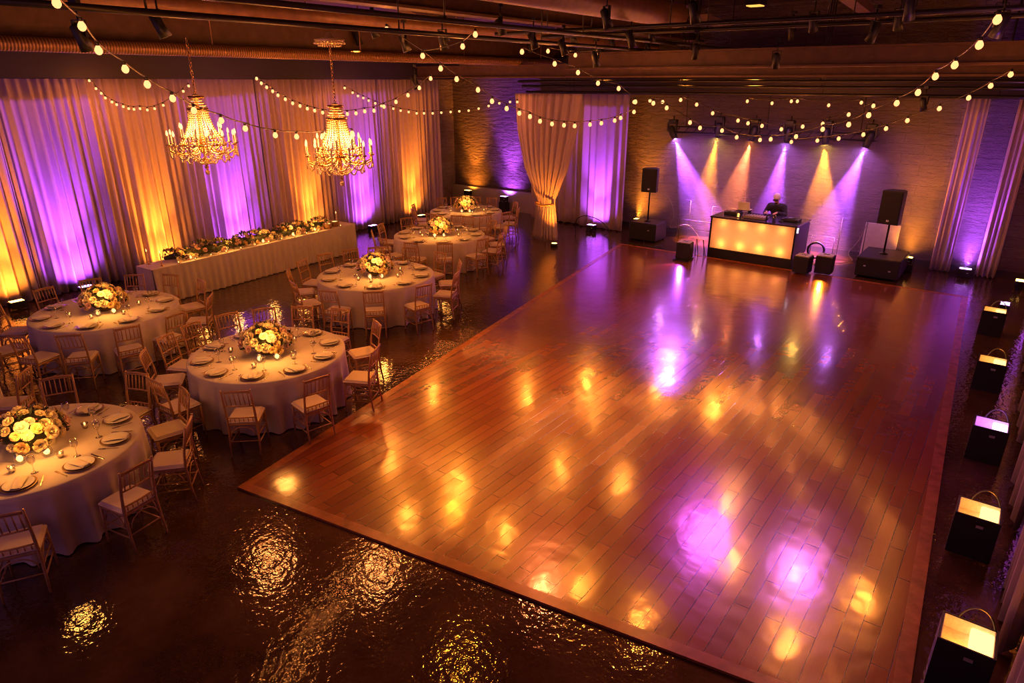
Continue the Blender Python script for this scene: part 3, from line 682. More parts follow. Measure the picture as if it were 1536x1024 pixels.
def votive_proto():
    t = thing('votive_candle', '', 'candle')
    b = MB(); b.lathe([(0, 0), (.026, 0), (.034, .03), (.036, .065), (.034, .065), (.031, .03), (.022, .004), (0, .004)], 14); b.build('glass_cup', M['glass'], t)
    b = MB(); b.lathe([(0, .005), (.022, .006), (.028, .03), (0, .031)], 12); b.build('wax', M['wax'], t)
    b = MB(); b.lathe([(0, .033), (.009, .040), (.011, .050), (.006, .064), (0, .076)], 8); b.build('flame', M['flame'], t); return t
vot0 = votive_proto(); vot_used = [False]
def rose_mesh(seed, mat):
    rnd = random.Random(seed); b = MB(); b.ball((0, 0, .01), .28, 7, 5)
    for ring, (n, r0, tilt, h) in enumerate(((4, .22, .25, .62), (5, .40, .55, .60), (6, .58, .95, .55), (7, .74, 1.3, .42))):
        for k in range(n):
            a = 2 * PI * (k + .5 * ring) / n + rnd.uniform(-.15, .15); ca, sa = math.cos(a), math.sin(a)
            def pet(s, t, a=a, r0=r0, tilt=tilt, h=h):
                w = (s - .5) * 1.5 * (2 * PI / n) * (.55 + .45 * math.sin(PI * min(1, t * .9 + .1))); rr = r0 * (.35 + .65 * t) + math.sin(tilt) * h * t * t * .5
                z = -.30 + h * math.cos(tilt * .75) * t * 1.25 - .12 * (2 * s - 1) ** 2 * t
                return Vector((rr * math.cos(a + w), rr * math.sin(a + w), z))
            b.grid(pet, 4, 3)
    return b.mesh('rose', mat)
ROSES = [rose_mesh(i, M[k]) for i, k in enumerate(['rose_cream', 'rose_cream', 'rose_gold', 'rose_blush', 'rose_cream'])]
def foliage_mesh(shape, n, seed, mat='leaf'):
    rnd = random.Random(seed); b = MB()
    for _ in range(n):
        p, nr = shape(rnd); nr = (nr + Vector((rnd.uniform(-.6, .6), rnd.uniform(-.6, .6), rnd.uniform(-.3, .5)))).normalized()
        L = rnd.uniform(.05, .11); W = L * .42; t_ = nr; sd = t_.orthogonal(); sd.rotate(Matrix.Rotation(rnd.uniform(0, 6.28), 3, t_)); sd.normalize(); up = t_.cross(sd)
        pts = [p, p + t_ * L * .45 + sd * W * .5 + up * .006, p + t_ * L, p + t_ * L * .45 - sd * W * .5 + up * .006, p + t_ * L * .5 - up * .006]
        b.add(pts, [(0, 1, 4), (1, 2, 4), (2, 3, 4), (3, 0, 4)], 0)
    return b.mesh('foliage', M[mat])
def dome(rx, ry, h, z0=0.0):
    def f_(rnd):
        a = rnd.uniform(0, 2 * PI); e = math.asin(rnd.uniform(0, 1)); d = Vector((math.cos(a) * math.cos(e), math.sin(a) * math.cos(e), math.sin(e)))
        return Vector((d.x * rx, d.y * ry, z0 + d.z * h)), Vector((d.x / rx, d.y / ry, d.z / h)).normalized()
    return f_
def make_centerpiece(seed):
    rnd = random.Random(seed); t = thing('flower_centrepiece', '', 'flowers'); sh = dome(.31, .31, .26, .12)
    b = MB(); b.lathe([(0, 0), (.11, 0), (.14, .05), (.17, .12), (.155, .12), (0, .10)], 20); b.build('bowl', M['brass'], t)
    b = MB(); b.ball((0, 0, .19), .24, 14, 8, 0, (1, 1, .72)); b.build('moss_core', M['leaf'], t)
    link('foliage', foliage_mesh(sh, 170, seed), t)['kind'] = 'stuff'
    b = MB()
    for _ in range(60): p, nr = sh(rnd); b.ball(p + nr * rnd.uniform(0, .06), rnd.uniform(.010, .017), 5, 4)
    link('berries', b.mesh('berries', M['berry']), t)['kind'] = 'stuff'
    pts = []
    tries = 0
    while len(pts) < 52 and tries < 9000:
        tries += 1; p, nr = sh(rnd)
        if p.z < .10 or any((p - q).length < .078 for q, _ in pts): continue
        pts.append((p, nr))
    for i, (p, nr) in enumerate(pts):
        o = link('rose', ROSES[rnd.choice((0, 0, 1, 2, 2, 3, 4))], t, p + nr * rnd.uniform(.01, .07)); s = rnd.uniform(.052, .082); o.scale = (s, s, s); o.rotation_euler = nr.to_track_quat('Z', 'Y').to_euler()
    return t
cp0 = make_centerpiece(3); cp_used = [False]
def globe_proto():
    t = thing('globe_candle', '', 'candle')
    b = MB(); b.lathe([(0, 0), (.03, 0), (.05, .03), (.056, .06), (.045, .10), (.038, .11), (.036, .11), (.043, .10), (.053, .06), (.047, .03), (0, .006)], 14); b.build('glass_globe', M['glass'], t)
    b = MB(); b.ball((0, 0, .055), .030, 10, 7, 0, (1, 1, 1.1)); b.build('flame', M['flame'], t); return t
gl0 = globe_proto(); gl_used = [False]

def place(proto, used_, loc, rz, label, group):
    if not used_[0]: used_[0] = True; proto.location = loc; proto.rotation_euler = (0, 0, rz); proto['label'] = label; proto['group'] = group; return proto
    return copy_tree(proto, loc, rz, label, group)

ORD = ['', 'first', 'second', 'third', 'fourth', 'fifth', 'sixth']
def slots(cx, cy, angs):
    """word each angle by its place round the table, counted from the one nearest the camera"""
    cam = math.degrees(math.atan2(-cy, -cx)); rel = [((a - cam + 180) % 360) - 180 for a in angs]; i0 = min(range(len(angs)), key=lambda i: abs(rel[i])); out = {}
    left = sorted([i for i in range(len(angs)) if i != i0 and (rel[i] - rel[i0]) % 360 > 180], key=lambda i: -(((rel[i] - rel[i0]) % 360)))
    right = sorted([i for i in range(len(angs)) if i != i0 and (rel[i] - rel[i0]) % 360 <= 180], key=lambda i: ((rel[i] - rel[i0]) % 360))
    out[i0] = 'nearest the camera'
    for k, i in enumerate(right): out[i] = ORD[min(k + 1, 6)] + ' rightward from nearest'
    for k, i in enumerate(left): out[i] = ORD[min(k + 1, 6)] + ' leftward from nearest'
    return out
TABLES = [
    ('nearest round table', (-7.86, 1.89), 1.05, [-26, 14, 46, 80, 116, 150], True),
    ('round table at dance floor corner', (-8.16, 4.99), 1.08, [-47, -13, 28, 68, 102, 126, 148, 168, -172, -152, -130, -90], True),
    ('round table before purple-lit drape', (-12.08, 4.47), 1.13, [-64, -39, -13, 13, 47, 85, 116, 140, 165, -168, -133, -95], True),
    ('middle round table', (-10.06, 8.78), 1.16, [-72, -44, -12, 22, 52, 82, 112, 138, 157, 178, -160, -134, -102], True),
    ('second farthest round table', (-11.62, 12.35), 1.15, [-98, -70, -43, -10, 16, 45, 75, 105, 135, 165, -162, -130], True),
    ('farthest round table', (-13.26, 15.29), 1.08, [-88, -58, -30, -4, 20, 60, 100, 120, 142, 160, -150, -120], True),
    ('round table cut by left edge', (-10.95, 1.35), 1.08, [15, 45], False)]
def round_cloth(Rr, seed):
    rnd = random.Random(seed); n = 22; ph = rnd.uniform(0, 6); am = [rnd.uniform(.5, 1.0) for _ in range(n)]
    b = MB(); NA = 220
    prof = [(0, .762), (.5, .7625), (.9, .762), (.985, .761), (1.0, .752)]
    def fn(s, t):
        a = s * 2 * PI; k = t * 14
        if k <= 4:
            i = min(3, int(k)); f_ = k - i; r_ = prof[i][0] + (prof[i + 1][0] - prof[i][0]) * f_; z = prof[i][1] + (prof[i + 1][1] - prof[i][1]) * f_; return Vector((r_ * Rr * math.cos(a), r_ * Rr * math.sin(a), z))
        f_ = (k - 4) / 10; j = (a / (2 * PI) * n); i = int(j) % n; w = am[i] * (1 - (j % 1)) + am[(i + 1) % n] * (j % 1)
        fold = (.5 + .5 * math.cos(a * n + ph + 1.3 * math.sin(a * 3))) ** 1.6 * w
        r_ = Rr * 1.0 + f_ ** .8 * (.13 * fold - .05); z = .752 - .738 * f_
        return Vector((r_ * math.cos(a), r_ * math.sin(a), z))
    b.grid(fn, NA, 14, 0, True); return b.mesh('tablecloth', M['linen'])
for ti, (tn, (cx, cy), Rr, angs, full) in enumerate(TABLES):
    rnd = random.Random(50 + ti)
    t = thing('round_table', 'round banquet table under ivory floor-length cloth, the ' + tn, 'table', (cx, cy, 0), 0, 'round banquet tables')
    b = MB(); b.lathe([(0, .735), (Rr - .02, .735), (Rr - .015, .755), (0, .755)], 48); b.build('tabletop', M['paintpipe'], t)
    for k in range(4):
        a = PI / 4 + k * PI / 2; b = MB(); b.tube([(.55 * math.cos(a), .55 * math.sin(a), 0), (.5 * math.cos(a), .5 * math.sin(a), .735)], .018); b.build('leg', M['blackmetal'], t)
    o = link('tablecloth', round_cloth(Rr, ti), None, (cx, cy, 0)); tag(o, 'ivory floor-length tablecloth draped over the ' + tn, 'tablecloth', 'round tablecloths')
    sl = slots(cx, cy, angs)
    for i, a in enumerate(angs):
        w = R(a); r_ = Rr + .29 + rnd.uniform(-.015, .03)
        place(chair0, chair_used, (cx + r_ * math.cos(w), cy + r_ * math.sin(w), 0), w + PI / 2 + rnd.uniform(-.08, .08), 'gold spindle-back chair, ivory cushion, ' + sl[i] + ', at ' + tn, 'chairs around the round tables')
    # place settings, one for each visible seat (ten round a full table)
    pa = [k * 36 + rnd.uniform(0, 30) * 0 + {0: 10, 1: -47, 2: -39, 3: -44, 4: -43, 5: -30, 6: 20}[ti] for k in range(10)]
    if not full: pa = [20, 50]
    ps = slots(cx, cy, pa)
    for i, a in enumerate(pa):
        w = R(a); rr = Rr - .21; ca, sa = math.cos(w), math.sin(w); z = .7635; rz = w + PI / 2
        def put(nm, me, r_, side, dzz, lab, cat, grp, rot=0.0):
            o = link(nm, me, None, (cx + r_ * ca - side * sa, cy + r_ * sa + side * ca, z + dzz), (0, 0, rz + rot)); tag(o, lab + ', ' + ps[i] + ', on ' + tn, cat, grp); return o
        j = rnd.uniform(-.12, .12)
        put('charger_plate', ME_CHARGER, rr, 0, 0, 'gold charger plate', 'plate', 'charger plates')
        put('dinner_plate', ME_PLATE, rr, 0, .001, 'white dinner plate', 'plate', 'dinner plates')
        put('napkin', ME_NAPKIN, rr, 0, .001, 'folded ivory napkin', 'napkin', 'napkins', j)
        put('wine_glass', ME_WINE, rr - .21, .10, 0, 'stemmed wine glass', 'glass', 'wine glasses')
        put('fork', ME_FORK, rr, -.185, 0, 'steel fork', 'fork', 'forks')
        put('table_knife', ME_KNIFE, rr, .185, 0, 'steel table knife', 'knife', 'table knives')
    if full:
        place(cp0, cp_used, (cx, cy, .7635), rnd.uniform(0, 6), 'mound of cream and golden roses centred on ' + tn, 'rose centrepieces')
        va = [k * 60 + rnd.uniform(0, 40) for k in range(6)]; vs = slots(cx, cy, va)
        for i, a in enumerate(va):
            w = R(a); r_ = rnd.uniform(.47, .56); place(vot0, vot_used, (cx + r_ * math.cos(w), cy + r_ * math.sin(w), .7635), 0, 'votive candle in clear cup, ' + vs[i] + ', on ' + tn, 'votive candles')
        cam = math.atan2(-cy, -cx)
        for da, lb in ((-.35, 'left'), (.3, 'right')):
            w = cam + da; place(gl0, gl_used, (cx + .36 * math.cos(w), cy + .36 * math.sin(w), .7635 + .0), 0, 'glowing globe candle, ' + lb + ' of two before roses on ' + tn, 'globe candles by the roses')
        point('candle_glow', (cx + .42 * math.cos(cam), cy + .42 * math.sin(cam), 1.2), 22, CANDLE, .12)
        spot('added_table_beam', (cx + .8, cy - .3, 4.7), (cx, cy, .8), 125, (1, .33, .06), 36, .9, .1)  # added spot brightening roses and table top, no fixture modelled

# ------------------------------------------------------------------ head table
ht = thing('head_table', 'long narrow head table along the left drapes under pleated cloth', 'table', (-13.98, 6.2, 0), R(4))
LW, LL = .60, 5.75     # x: 0..-LW, y: 0..LL
b = MB(); b.box((-LW / 2, LL / 2, .745), (LW - .02, LL - .02, .03)); b.build('tabletop', M['paintpipe'], ht)
for x in (-.08, -LW + .08):
    for y in (.25, LL - .25): b = MB(); b.tube([(x, y, 0), (x, y, .73)], .018); b.build('leg', M['blackmetal'], ht)
def skirt():
    b = MB(); b.box((-LW / 2, LL / 2, .7655), (LW + .01, LL + .01, .007))
    per = [(0, 0), (0, LL), (-LW, LL), (-LW, 0), (0, 0)]; seg = [(Vector(a), Vector(c)) for a, c in zip(per, per[1:])]; tot = sum((c - a).length for a, c in seg)
    def fn(s, t):
        L = s * tot
        for a, c in seg:
            l_ = (c - a).length
            if L <= l_ + 1e-6: break
            L -= l_
        d = (c - a).normalized(); p = a + d * L; nrm = Vector((d.y, -d.x)); f_ = 1 - t
        o = .006 + f_ ** .7 * (.030 * math.sin(s * tot * 2 * PI / .165) + .012 * math.sin(s * tot * 2 * PI / .38 + 1) + .024)
        return Vector((p.x + nrm.x * o, p.y + nrm.y * o, .015 + .748 * t))
    b.grid(fn, 900, 8); return b.mesh('tablecloth', M['linen'])
o = link('tablecloth', skirt(), None, (-13.98, 6.2, 0), (0, 0, R(4))); tag(o, 'pleated ivory cloth skirting the long head table', 'tablecloth')
HM = Matrix.Translation((-13.98, 6.2, 0)) @ Matrix.Rotation(R(4), 4, 'Z')
g = thing('flower_garland', 'long mounded garland of roses and dark leaves on head table', 'flowers', HM @ Vector((-LW * .58, 0, .7695)), R(4))
rnd = random.Random(9)
def gshape(r2):
    y = r2.uniform(.55, LL - .75); a = r2.uniform(.02, PI - .02); h = .20 + .05 * math.sin(y * 5.3) + .03 * math.sin(y * 11); w = .19
    return Vector((w * math.cos(a), y, .03 + h * math.sin(a))), Vector((math.cos(a), r2.uniform(-.3, .3), math.sin(a))).normalized()
b = MB(); b.tube([(0, .5 + (LL - 1.2) * k / 12, .095) for k in range(13)], [.04] + [.09] * 11 + [.04], 12); b.build('moss_core', M['leaf'], g)
link('foliage', foliage_mesh(gshape, 900, 5), g)['kind'] = 'stuff'
b = MB()
for _ in range(180): p, nr = gshape(rnd); b.ball(p + nr * rnd.uniform(0, .05), rnd.uniform(.010, .018), 5, 4)
link('berries', b.mesh('berries', M['berry']), g)['kind'] = 'stuff'
pts = []
while len(pts) < 96:
    p, nr = gshape(rnd)
    if p.x < -.12: continue
    if any((p - q).length < .07 for q, _ in pts): continue
    pts.append((p, nr))
for p, nr in pts:
    o = link('rose', ROSES[rnd.choice((0, 1, 2, 3, 3, 4))], g, p + nr * rnd.uniform(.0, .04)); s = rnd.uniform(.052, .086); o.scale = (s, s, s); o.rotation_euler = nr.to_track_quat('Z', 'Y').to_euler()
def tea_proto():
    t = thing('tealight', '', 'candle'); b = MB(); b.lathe([(0, 0), (.024, 0), (.026, .02), (.022, .02), (.020, .015), (0, .015)], 12); b.build('cup', M['brass'], t)
    b = MB(); b.lathe([(0, .016), (.009, .022), (.010, .032), (0, .055)], 8); b.build('flame', M['flame'], t); return t
tea0 = tea_proto(); tu = [False]; NT = 13
for i in range(NT):
    y = .62 + (LL - 1.1) * i / (NT - 1); p = HM @ Vector((-.05, y, .7695)); nth = ['nearest', 'second', 'third', 'fourth', 'fifth', 'sixth', 'seventh', 'eighth', 'ninth', 'tenth', 'eleventh', 'twelfth', 'farthest'][i]
    place(tea0, tu, p, 0, 'tealight on front edge of head table, ' + nth + ' from its near end', 'tealights on the head table')
gu = gl_used
for y, lb in ((.95, 'nearest'), (1.85, 'second'), (2.85, 'middle'), (3.75, 'fourth'), (4.45, 'farthest')):
    place(gl0, gu, HM @ Vector((-.13, y, .7695)), 0, 'glowing globe candle in head table garland, ' + lb + ' from near end', 'globe candles in the garland')
    p = HM @ Vector((-.06, y, 1.02)); point('garland_glow', p, 9, CANDLE, .08)
def taper(loc, lb, r_=.011, h=.20):
    t = thing('taper_candle', lb, 'candle', loc, 0, 'taper candles on the head table')
    b = MB(); b.lathe([(0, 0), (.04, 0), (.042, .008), (.012, .02), (.010, .05), (.02, .07), (.016, .075), (0, .07)], 12); b.build('holder', M['brass'], t)
    b = MB(); b.lathe([(r_, .072), (r_ * .8, .072 + h), (0, .074 + h)], 8); b.build('stick', M['wax'], t)
    b = MB(); b.lathe([(0, .075 + h), (.012, .09 + h), (.013, .10 + h), (0, .14 + h)], 8); b.build('flame', M['flame'], t)
taper(HM @ Vector((-.50, .22, .7695)), 'taper candle at the back of head table near end'); taper(HM @ Vector((-.14, .30, .7695)), 'taper candle at the front of head table near end'); taper(HM @ Vector((-.44, LL - .25, .7695)), 'taper candle alone at the far end of head table')
for y, x, lb in ((LL - .85, -.14, 'lit woven basket on head table far end, left of two'), (LL - .52, -.22, 'lit woven basket on head table far end, right of two')):
    t = thing('candle_basket', lb, 'basket', HM @ Vector((x, y, .7695)), 0, 'lit baskets on the head table')
    b = MB(); b.lathe([(0, 0), (.10, 0), (.115, .05), (.12, .14), (.11, .14), (.105, .10), (0, .10)], 18); b.build('basket', M['basket'], t); b = MB(); b.lathe([(0, .118), (.106, .112)], 18); b.build('glowing_wax', glow('glowing_wax', (1, .62, .2), 5), t)

# ------------------------------------------------------------------ stage: booth, speakers, DJ
BX, BY, BW, BD, BH = -5.27, 17.72, 2.20, 1.10, 1.10
bo = thing('dj_booth', 'wide booth with glowing amber front panel on the stage', 'booth', (BX, BY, 0), R(-1.5))
b = MB(); b.box((0, -BD / 2 + .09, .13), (BW, .18, .26), bev=.006); b.box((0, BD / 2 - .2, .13), (BW, .2, .26)); b.build('plinth', M['black'], bo)
for x in (-BW / 2 + .02, BW / 2 - .02): b = MB(); b.box((x, 0, .66), (.04, BD, .80)); b.build('side_panel', M['blackmetal'], bo)
b = MB(); b.box((0, .0, BH - .02), (BW + .04, BD + .04, .04), bev=.008); b.build('countertop', plain('dark_glossy_top', (.03, .025, .05), .25), bo)
b = MB(); b.grid(lambda s, t: Vector((-BW / 2 + .03 + (BW - .06) * s, -BD / 2 + .015, .265 + .795 * t)), 2, 2); b.build('front_panel', M['scrim'], bo)
b = MB(); b.box((0, -BD / 2 + .50, .66), (BW - .08, .02, .80)); b.build('inner_reflector', plain('white_reflector', (.8, .78, .74), .8), bo)
b = MB()
for i in range(4):
    for z in (.34, .98): b.box((-BW / 2 + .34 + i * .51, -BD / 2 + .20, z), (.08, .06, .05))
b.build('lamp_row', M['black'], bo)
for i in range(4):
    for z, wv in ((.40, 3.0), (.95, 2.0)):
        q = Matrix.Rotation(R(-1.5), 3, 'Z') @ Vector((-BW / 2 + .34 + i * .51, -BD / 2 + .13, z)); point('booth_lamp', (BX + q.x, BY + q.y, z), wv, (1, .38, .06), .03)
for i in range(3):
    q = Matrix.Rotation(R(-1.5), 3, 'Z') @ Vector((-BW / 3 + i * BW / 3, -BD / 2 + .42, .66)); point('booth_lamp', (BX + q.x, BY + q.y, .66), 6.0, (1, .25, .11), .1)
b = MB(); b.box((BW / 2 + .012, -BD / 2 + .07, .98), (.02, .05, .12)); b.build('marker_lamp', glow('white_marker_glow', (1, .8, .9), 5), bo)
BMx = Matrix.Translation((BX, BY, 0)) @ Matrix.Rotation(R(-1.5), 4, 'Z')
def deck(x, y, lb):
    t = thing('turntable', lb, 'turntable', BMx @ Vector((x, y, BH + .001)), R(-1.5), 'turntables on the booth')
    b = MB(); b.box((0, 0, .035), (.40, .34, .07), bev=.01); b.build('chassis', M['black'], t); b = MB(); b.lathe([(0, .085), (.14, .085), (.15, .08), (.15, .072), (0, .072)], 24, (-.03, 0, 0)); b.build('platter', M['blackmetal'], t)
    b = MB(); b.lathe([(0, .0875), (.05, .0875)], 16, (-.03, 0, 0)); b.build('record_label', plain('record_label', (.5, .45, .6), .5), t)
    b = MB(); b.tube([(.15, .12, .08), (.15, .12, .115), (.14, -.02, .11), (.08, -.08, .095)], .006, 6); b.build('tonearm', M['steel'], t)
deck(-.72, .02, 'black turntable on the left end of booth'); deck(.78, .02, 'black turntable on the right end of booth')
t = thing('mixer', 'flat mixer with rows of knobs before the DJ on booth', 'mixer', BMx @ Vector((-.05, -.16, BH + .001)), R(-1.5))
b = MB(); b.box((0, 0, .03), (.56, .32, .06), bev=.008); b.build('chassis', plain('grey_mixer', (.25, .22, .26), .4), t)
b = MB()
for i in range(7):
    for j in range(3): b.lathe([(.012, 0), (.010, .022), (0, .023)], 8, (-.22 + .073 * i, -.09 + .08 * j, .06))
b.build('knob', M['badge'], t)
t = thing('laptop', 'pale laptop on a stand, left half of booth', 'laptop', BMx @ Vector((-.42, .02, BH + .001)), R(-1.5))
b = MB(); b.box((-.12, 0, .075), (.015, .2, .15)); b.box((.12, 0, .075), (.015, .2, .15)); b.box((0, 0, .152), (.30, .22, .008)); b.build('stand', M['blackmetal'], t)
b = MB(); b.box((0, .0, .166), (.31, .22, .016), bev=.004); b.build('keyboard_base', M['screen'], t); b = MB(); b.box((0, -.135, .275), (.31, .008, .215), 0, Matrix.Rotation(R(18), 3, 'X')); b.build('lid', M['screen'], t)
t = thing('lantern', 'small amber lantern in front of the laptop', 'lantern', BMx @ Vector((-.46, -.32, BH + .001)))
b = MB()
for x in (-.05, .05):
    for y in (-.05, .05): b.box((x, y, .09), (.012, .012, .18))
b.box((0, 0, .006), (.12, .12, .012)); b.box((0, 0, .185), (.12, .12, .012)); b.build('frame', M['black'], t); b = MB(); b.lathe([(0, .013), (.03, .013), (.03, .10), (0, .105)], 10); b.build('candle', glow('lantern_glow', (1, .4, .08), 3), t)
t = thing('gooseneck_mic', 'thin gooseneck microphone on right of booth', 'microphone', BMx @ Vector((.60, -.22, BH + .001)))
b = MB(); b.lathe([(0, 0), (.06, 0), (.055, .02), (0, .025)], 14); b.build('base', M['black'], t); b = MB(); b.tube([(0, 0, .02), (0, 0, .2), (.01, -.03, .28), (.02, -.06, .30)], .006, 6); b.build('neck', M['blackmetal'], t); b = MB(); b.ball((.022, -.075, .303), .022, 8, 6); b.build('capsule', M['black'], t)
t = thing('headphones', 'black headphones lying before the DJ on booth', 'headphones', BMx @ Vector((.30, -.22, BH + .001)))
b = MB(); b.tube([(.085 * math.cos(a), .02, .05 + .10 * math.sin(a)) for a in [PI * k / 12 for k in range(13)]], .012, 6); b.build('headband', M['black'], t)
for s in (-1, 1): b = MB(); b.lathe([(0, 0), (.042, 0), (.045, .03), (0, .035)], 14, (s * .085, .02, .05), 0, Matrix.Rotation(R(90), 3, 'Y')); b.build('ear_cup', M['black'], t)
t = thing('tumbler', 'tall drinking glass near the right of the DJ on booth', 'glass', BMx @ Vector((.46, -.30, BH + .001))); b = MB(); b.lathe([(0, 0), (.033, 0), (.042, .16), (.039, .16), (.03, .01), (0, .01)], 14); b.build('glass_body', M['glass'], t)

# the DJ
def capsule(b, p, q, r0, r1, n=12):
    p, q = Vector(p), Vector(q); d = q - p; m = 8; pts = []; rs = []
    u = d.normalized()
    for k in range(5): a = PI / 2 * (1 - k / 4); pts.append(p - u * r0 * math.sin(a)); rs.append(max(.001, r0 * math.cos(a)))
    for k in range(1, m): pts.append(p.lerp(q, k / m)); rs.append(r0 + (r1 - r0) * k / m)
    for k in range(5): a = PI / 2 * k / 4; pts.append(q + u * r1 * math.sin(a)); rs.append(max(.001, r1 * math.cos(a)))
    b.tube(pts, rs, n)
def ell(b, c, r_, n=16, m=12): b.ball(c, 1.0, n, m, 0, r_)
def fuse(o, vox, sm=4):
    r_ = o.modifiers.new('remesh', 'REMESH'); r_.mode = 'VOXEL'; r_.voxel_size = vox; r_.use_smooth_shade = True
    s_ = o.modifiers.new('smooth', 'SMOOTH'); s_.iterations = sm; s_.factor = .5
dj = thing('person', 'person in black jacket and white cap bending over the booth', 'person', BMx @ Vector((.12, .98, 0)), R(-1.5))
# local: facing -y towards the camera side, leaning over the table
b = MB()
for s in (-1, 1):
    capsule(b, (s * .10, .06, .88), (s * .11, .03, .48), .085, .058); capsule(b, (s * .11, .03, .48), (s * .115, .08, .09), .056, .038); capsule(b, (s * .115, .08, .05), (s * .125, -.10, .035), .042, .032)
capsule(b, (-.07, .05, .93), (.07, .05, .93), .115, .115); capsule(b, (0, .03, .95), (0, -.07, 1.17), .125, .145); capsule(b, (-.10, -.09, 1.25), (.10, -.09, 1.25), .115, .115); capsule(b, (-.17, -.10, 1.30), (.17, -.10, 1.30), .062, .062)
capsule(b, (0, -.12, 1.33), (0, -.17, 1.42), .055, .050)
for s in (-1, 1):
    el = (s * .27, -.20, 1.10); wr = (s * .13, -.50, 1.185)
    capsule(b, (s * .19, -.10, 1.30), el, .055, .042); capsule(b, el, wr, .042, .027)
    # palm and fingers resting on the deck
    capsule(b, (wr[0] - s * .005, wr[1] - .02, wr[2] - .004), (wr[0] - s * .012, wr[1] - .075, wr[2] - .012), .026, .030)
    for k in range(4):
        x0 = wr[0] - s * .012 + (k - 1.5) * .018; L = (.062, .072, .068, .054)[k]
        capsule(b, (x0, wr[1] - .088, wr[2] - .010), (x0 + (k - 1.5) * .004, wr[1] - .088 - L * .55, wr[2] - .006), .0095, .0085, 8); capsule(b, (x0 + (k - 1.5) * .004, wr[1] - .088 - L * .55, wr[2] - .006), (x0 + (k - 1.5) * .006, wr[1] - .088 - L, wr[2] - .028), .0085, .0072, 8)
    capsule(b, (wr[0] - s * .028, wr[1] - .035, wr[2] - .006), (wr[0] - s * .052, wr[1] - .075, wr[2] - .016), .012, .0095, 8); capsule(b, (wr[0] - s * .052, wr[1] - .075, wr[2] - .016), (wr[0] - s * .052, wr[1] - .10, wr[2] - .026), .0095, .008, 8)
# head, bowed
HC = Vector((0, -.205, 1.505)); HR = Matrix.Rotation(R(28), 3, 'X')
def hp(x, y, z): return HC + HR @ Vector((x, y, z))
def hball(c, r_): 
    c2 = MB(); c2.ball((0, 0, 0), 1, 14, 10, 0, r_); b.add([hp(*(Vector(c) + Vector(p))) for p in c2.v], c2.f)
hball((0, .005, .03), (.077, .095, .095)); hball((0, -.025, -.055), (.060, .068, .065)); hball((0, -.06, -.10), (.034, .03, .024))
capsule(b, hp(0, -.092, .02), hp(0, -.112, -.025), .011, .015, 8); capsule(b, hp(-.04, -.085, .032), hp(.04, -.085, .032), .012, .012, 8); capsule(b, hp(-.02, -.093, -.062), hp(.02, -.093, -.062), .009, .009, 8)
for s in (-1, 1): hball((s * .078, .01, -.005), (.012, .022, .033))
body = b.build('body', M['skin'], dj); fuse(body, .008, 3)
b = MB()
for s in (-1, 1): b.ball(hp(s * .031, -.083, .012), .011, 8, 6)
b.build('eyes', plain('eye_white', (.7, .68, .66), .2), dj)
b = MB(); b.ball(hp(0, -.078, -.098), .04, 12, 8, 0, (1.1, .75, .8)); b.build('beard', M['beard'], dj)
b = MB()
capsule(b, (0, .04, .93), (0, -.07, 1.17), .142, .160); capsule(b, (-.07, .05, .92), (.07, .05, .92), .130, .130); capsule(b, (-.10, -.09, 1.25), (.10, -.09, 1.25), .130, .130); capsule(b, (-.17, -.10, 1.30), (.17, -.10, 1.30), .076, .076)
for s in (-1, 1): capsule(b, (s * .19, -.10, 1.30), (s * .27, -.20, 1.10), .070, .056); capsule(b, (s * .27, -.20, 1.10), (s * .145, -.465, 1.178), .056, .040)
o = b.build('jacket', M['jacket'], dj); fuse(o, .012, 4)
b = MB()
for s in (-1, 1): capsule(b, (s * .10, .06, .90), (s * .11, .03, .48), .100, .072); capsule(b, (s * .11, .03, .48), (s * .115, .08, .10), .070, .056)
capsule(b, (-.07, .05, .90), (.07, .05, .90), .124, .124); o = b.build('trousers', M['trousers'], dj); fuse(o, .012, 4)
b = MB(); c2 = MB(); c2.lathe([(.086, -.005), (.088, .03), (.080, .075), (.055, .105), (.02, .118), (0, .119)], 20); b.add([hp(p[0], p[1] * 1.17 + .004, p[2] + .03) for p in c2.v], c2.f); b.build('cap', M['cap'], dj)
b = MB(); b.grid(lambda s, t: hp((s - .5) * .15 * (1 - .25 * t * t), -.088 - .07 * t * (1 - (2 * s - 1) ** 2 * .4), .045 - .02 * t - .02 * (2 * s - 1) ** 2), 8, 4); o = b.build('cap_brim', M['beard'], dj); o.modifiers.new('thickness', 'SOLIDIFY').thickness = .004

# speakers
def sub(label, x0, x1, y0, y1, h, badges):
    t = thing('bass_speaker', label, 'speaker', ((x0 + x1) / 2, (y0 + y1) / 2, 0), 0, 'bass speakers'); w, d = x1 - x0, y1 - y0
    b = MB(); b.box((0, 0, h / 2 + .02), (w, d, h - .04), bev=.02); b.build('cabinet', M['black'], t)
    b = MB(); b.box((0, -d / 2 - .006, h / 2 + .02), (w - .06, .012, h - .12)); b.build('grille', M['grille'], t)
    for fx in (-1, 1): 
        for fy in (-1, 1): b = MB(); b.lathe([(.03, 0), (.03, .021)], 10, (fx * (w / 2 - .06), fy * (d / 2 - .06), 0), close=True); b.build('foot', M['black'], t)
    for bx_, bz_ in badges: b = MB(); b.box((bx_, -d / 2 - .014, bz_), (.05, .006, .03)); b.build('badge', M['badge'], t)
    return t
sub('black bass speaker box left of the stage', -9.04, -8.18, 17.75, 18.5, .55, ((.2, .36),)); sub('black bass speaker box right of the stage', -2.80, -1.86, 17.45, 18.75, .50, ((-.27, .30), (.27, .24)))
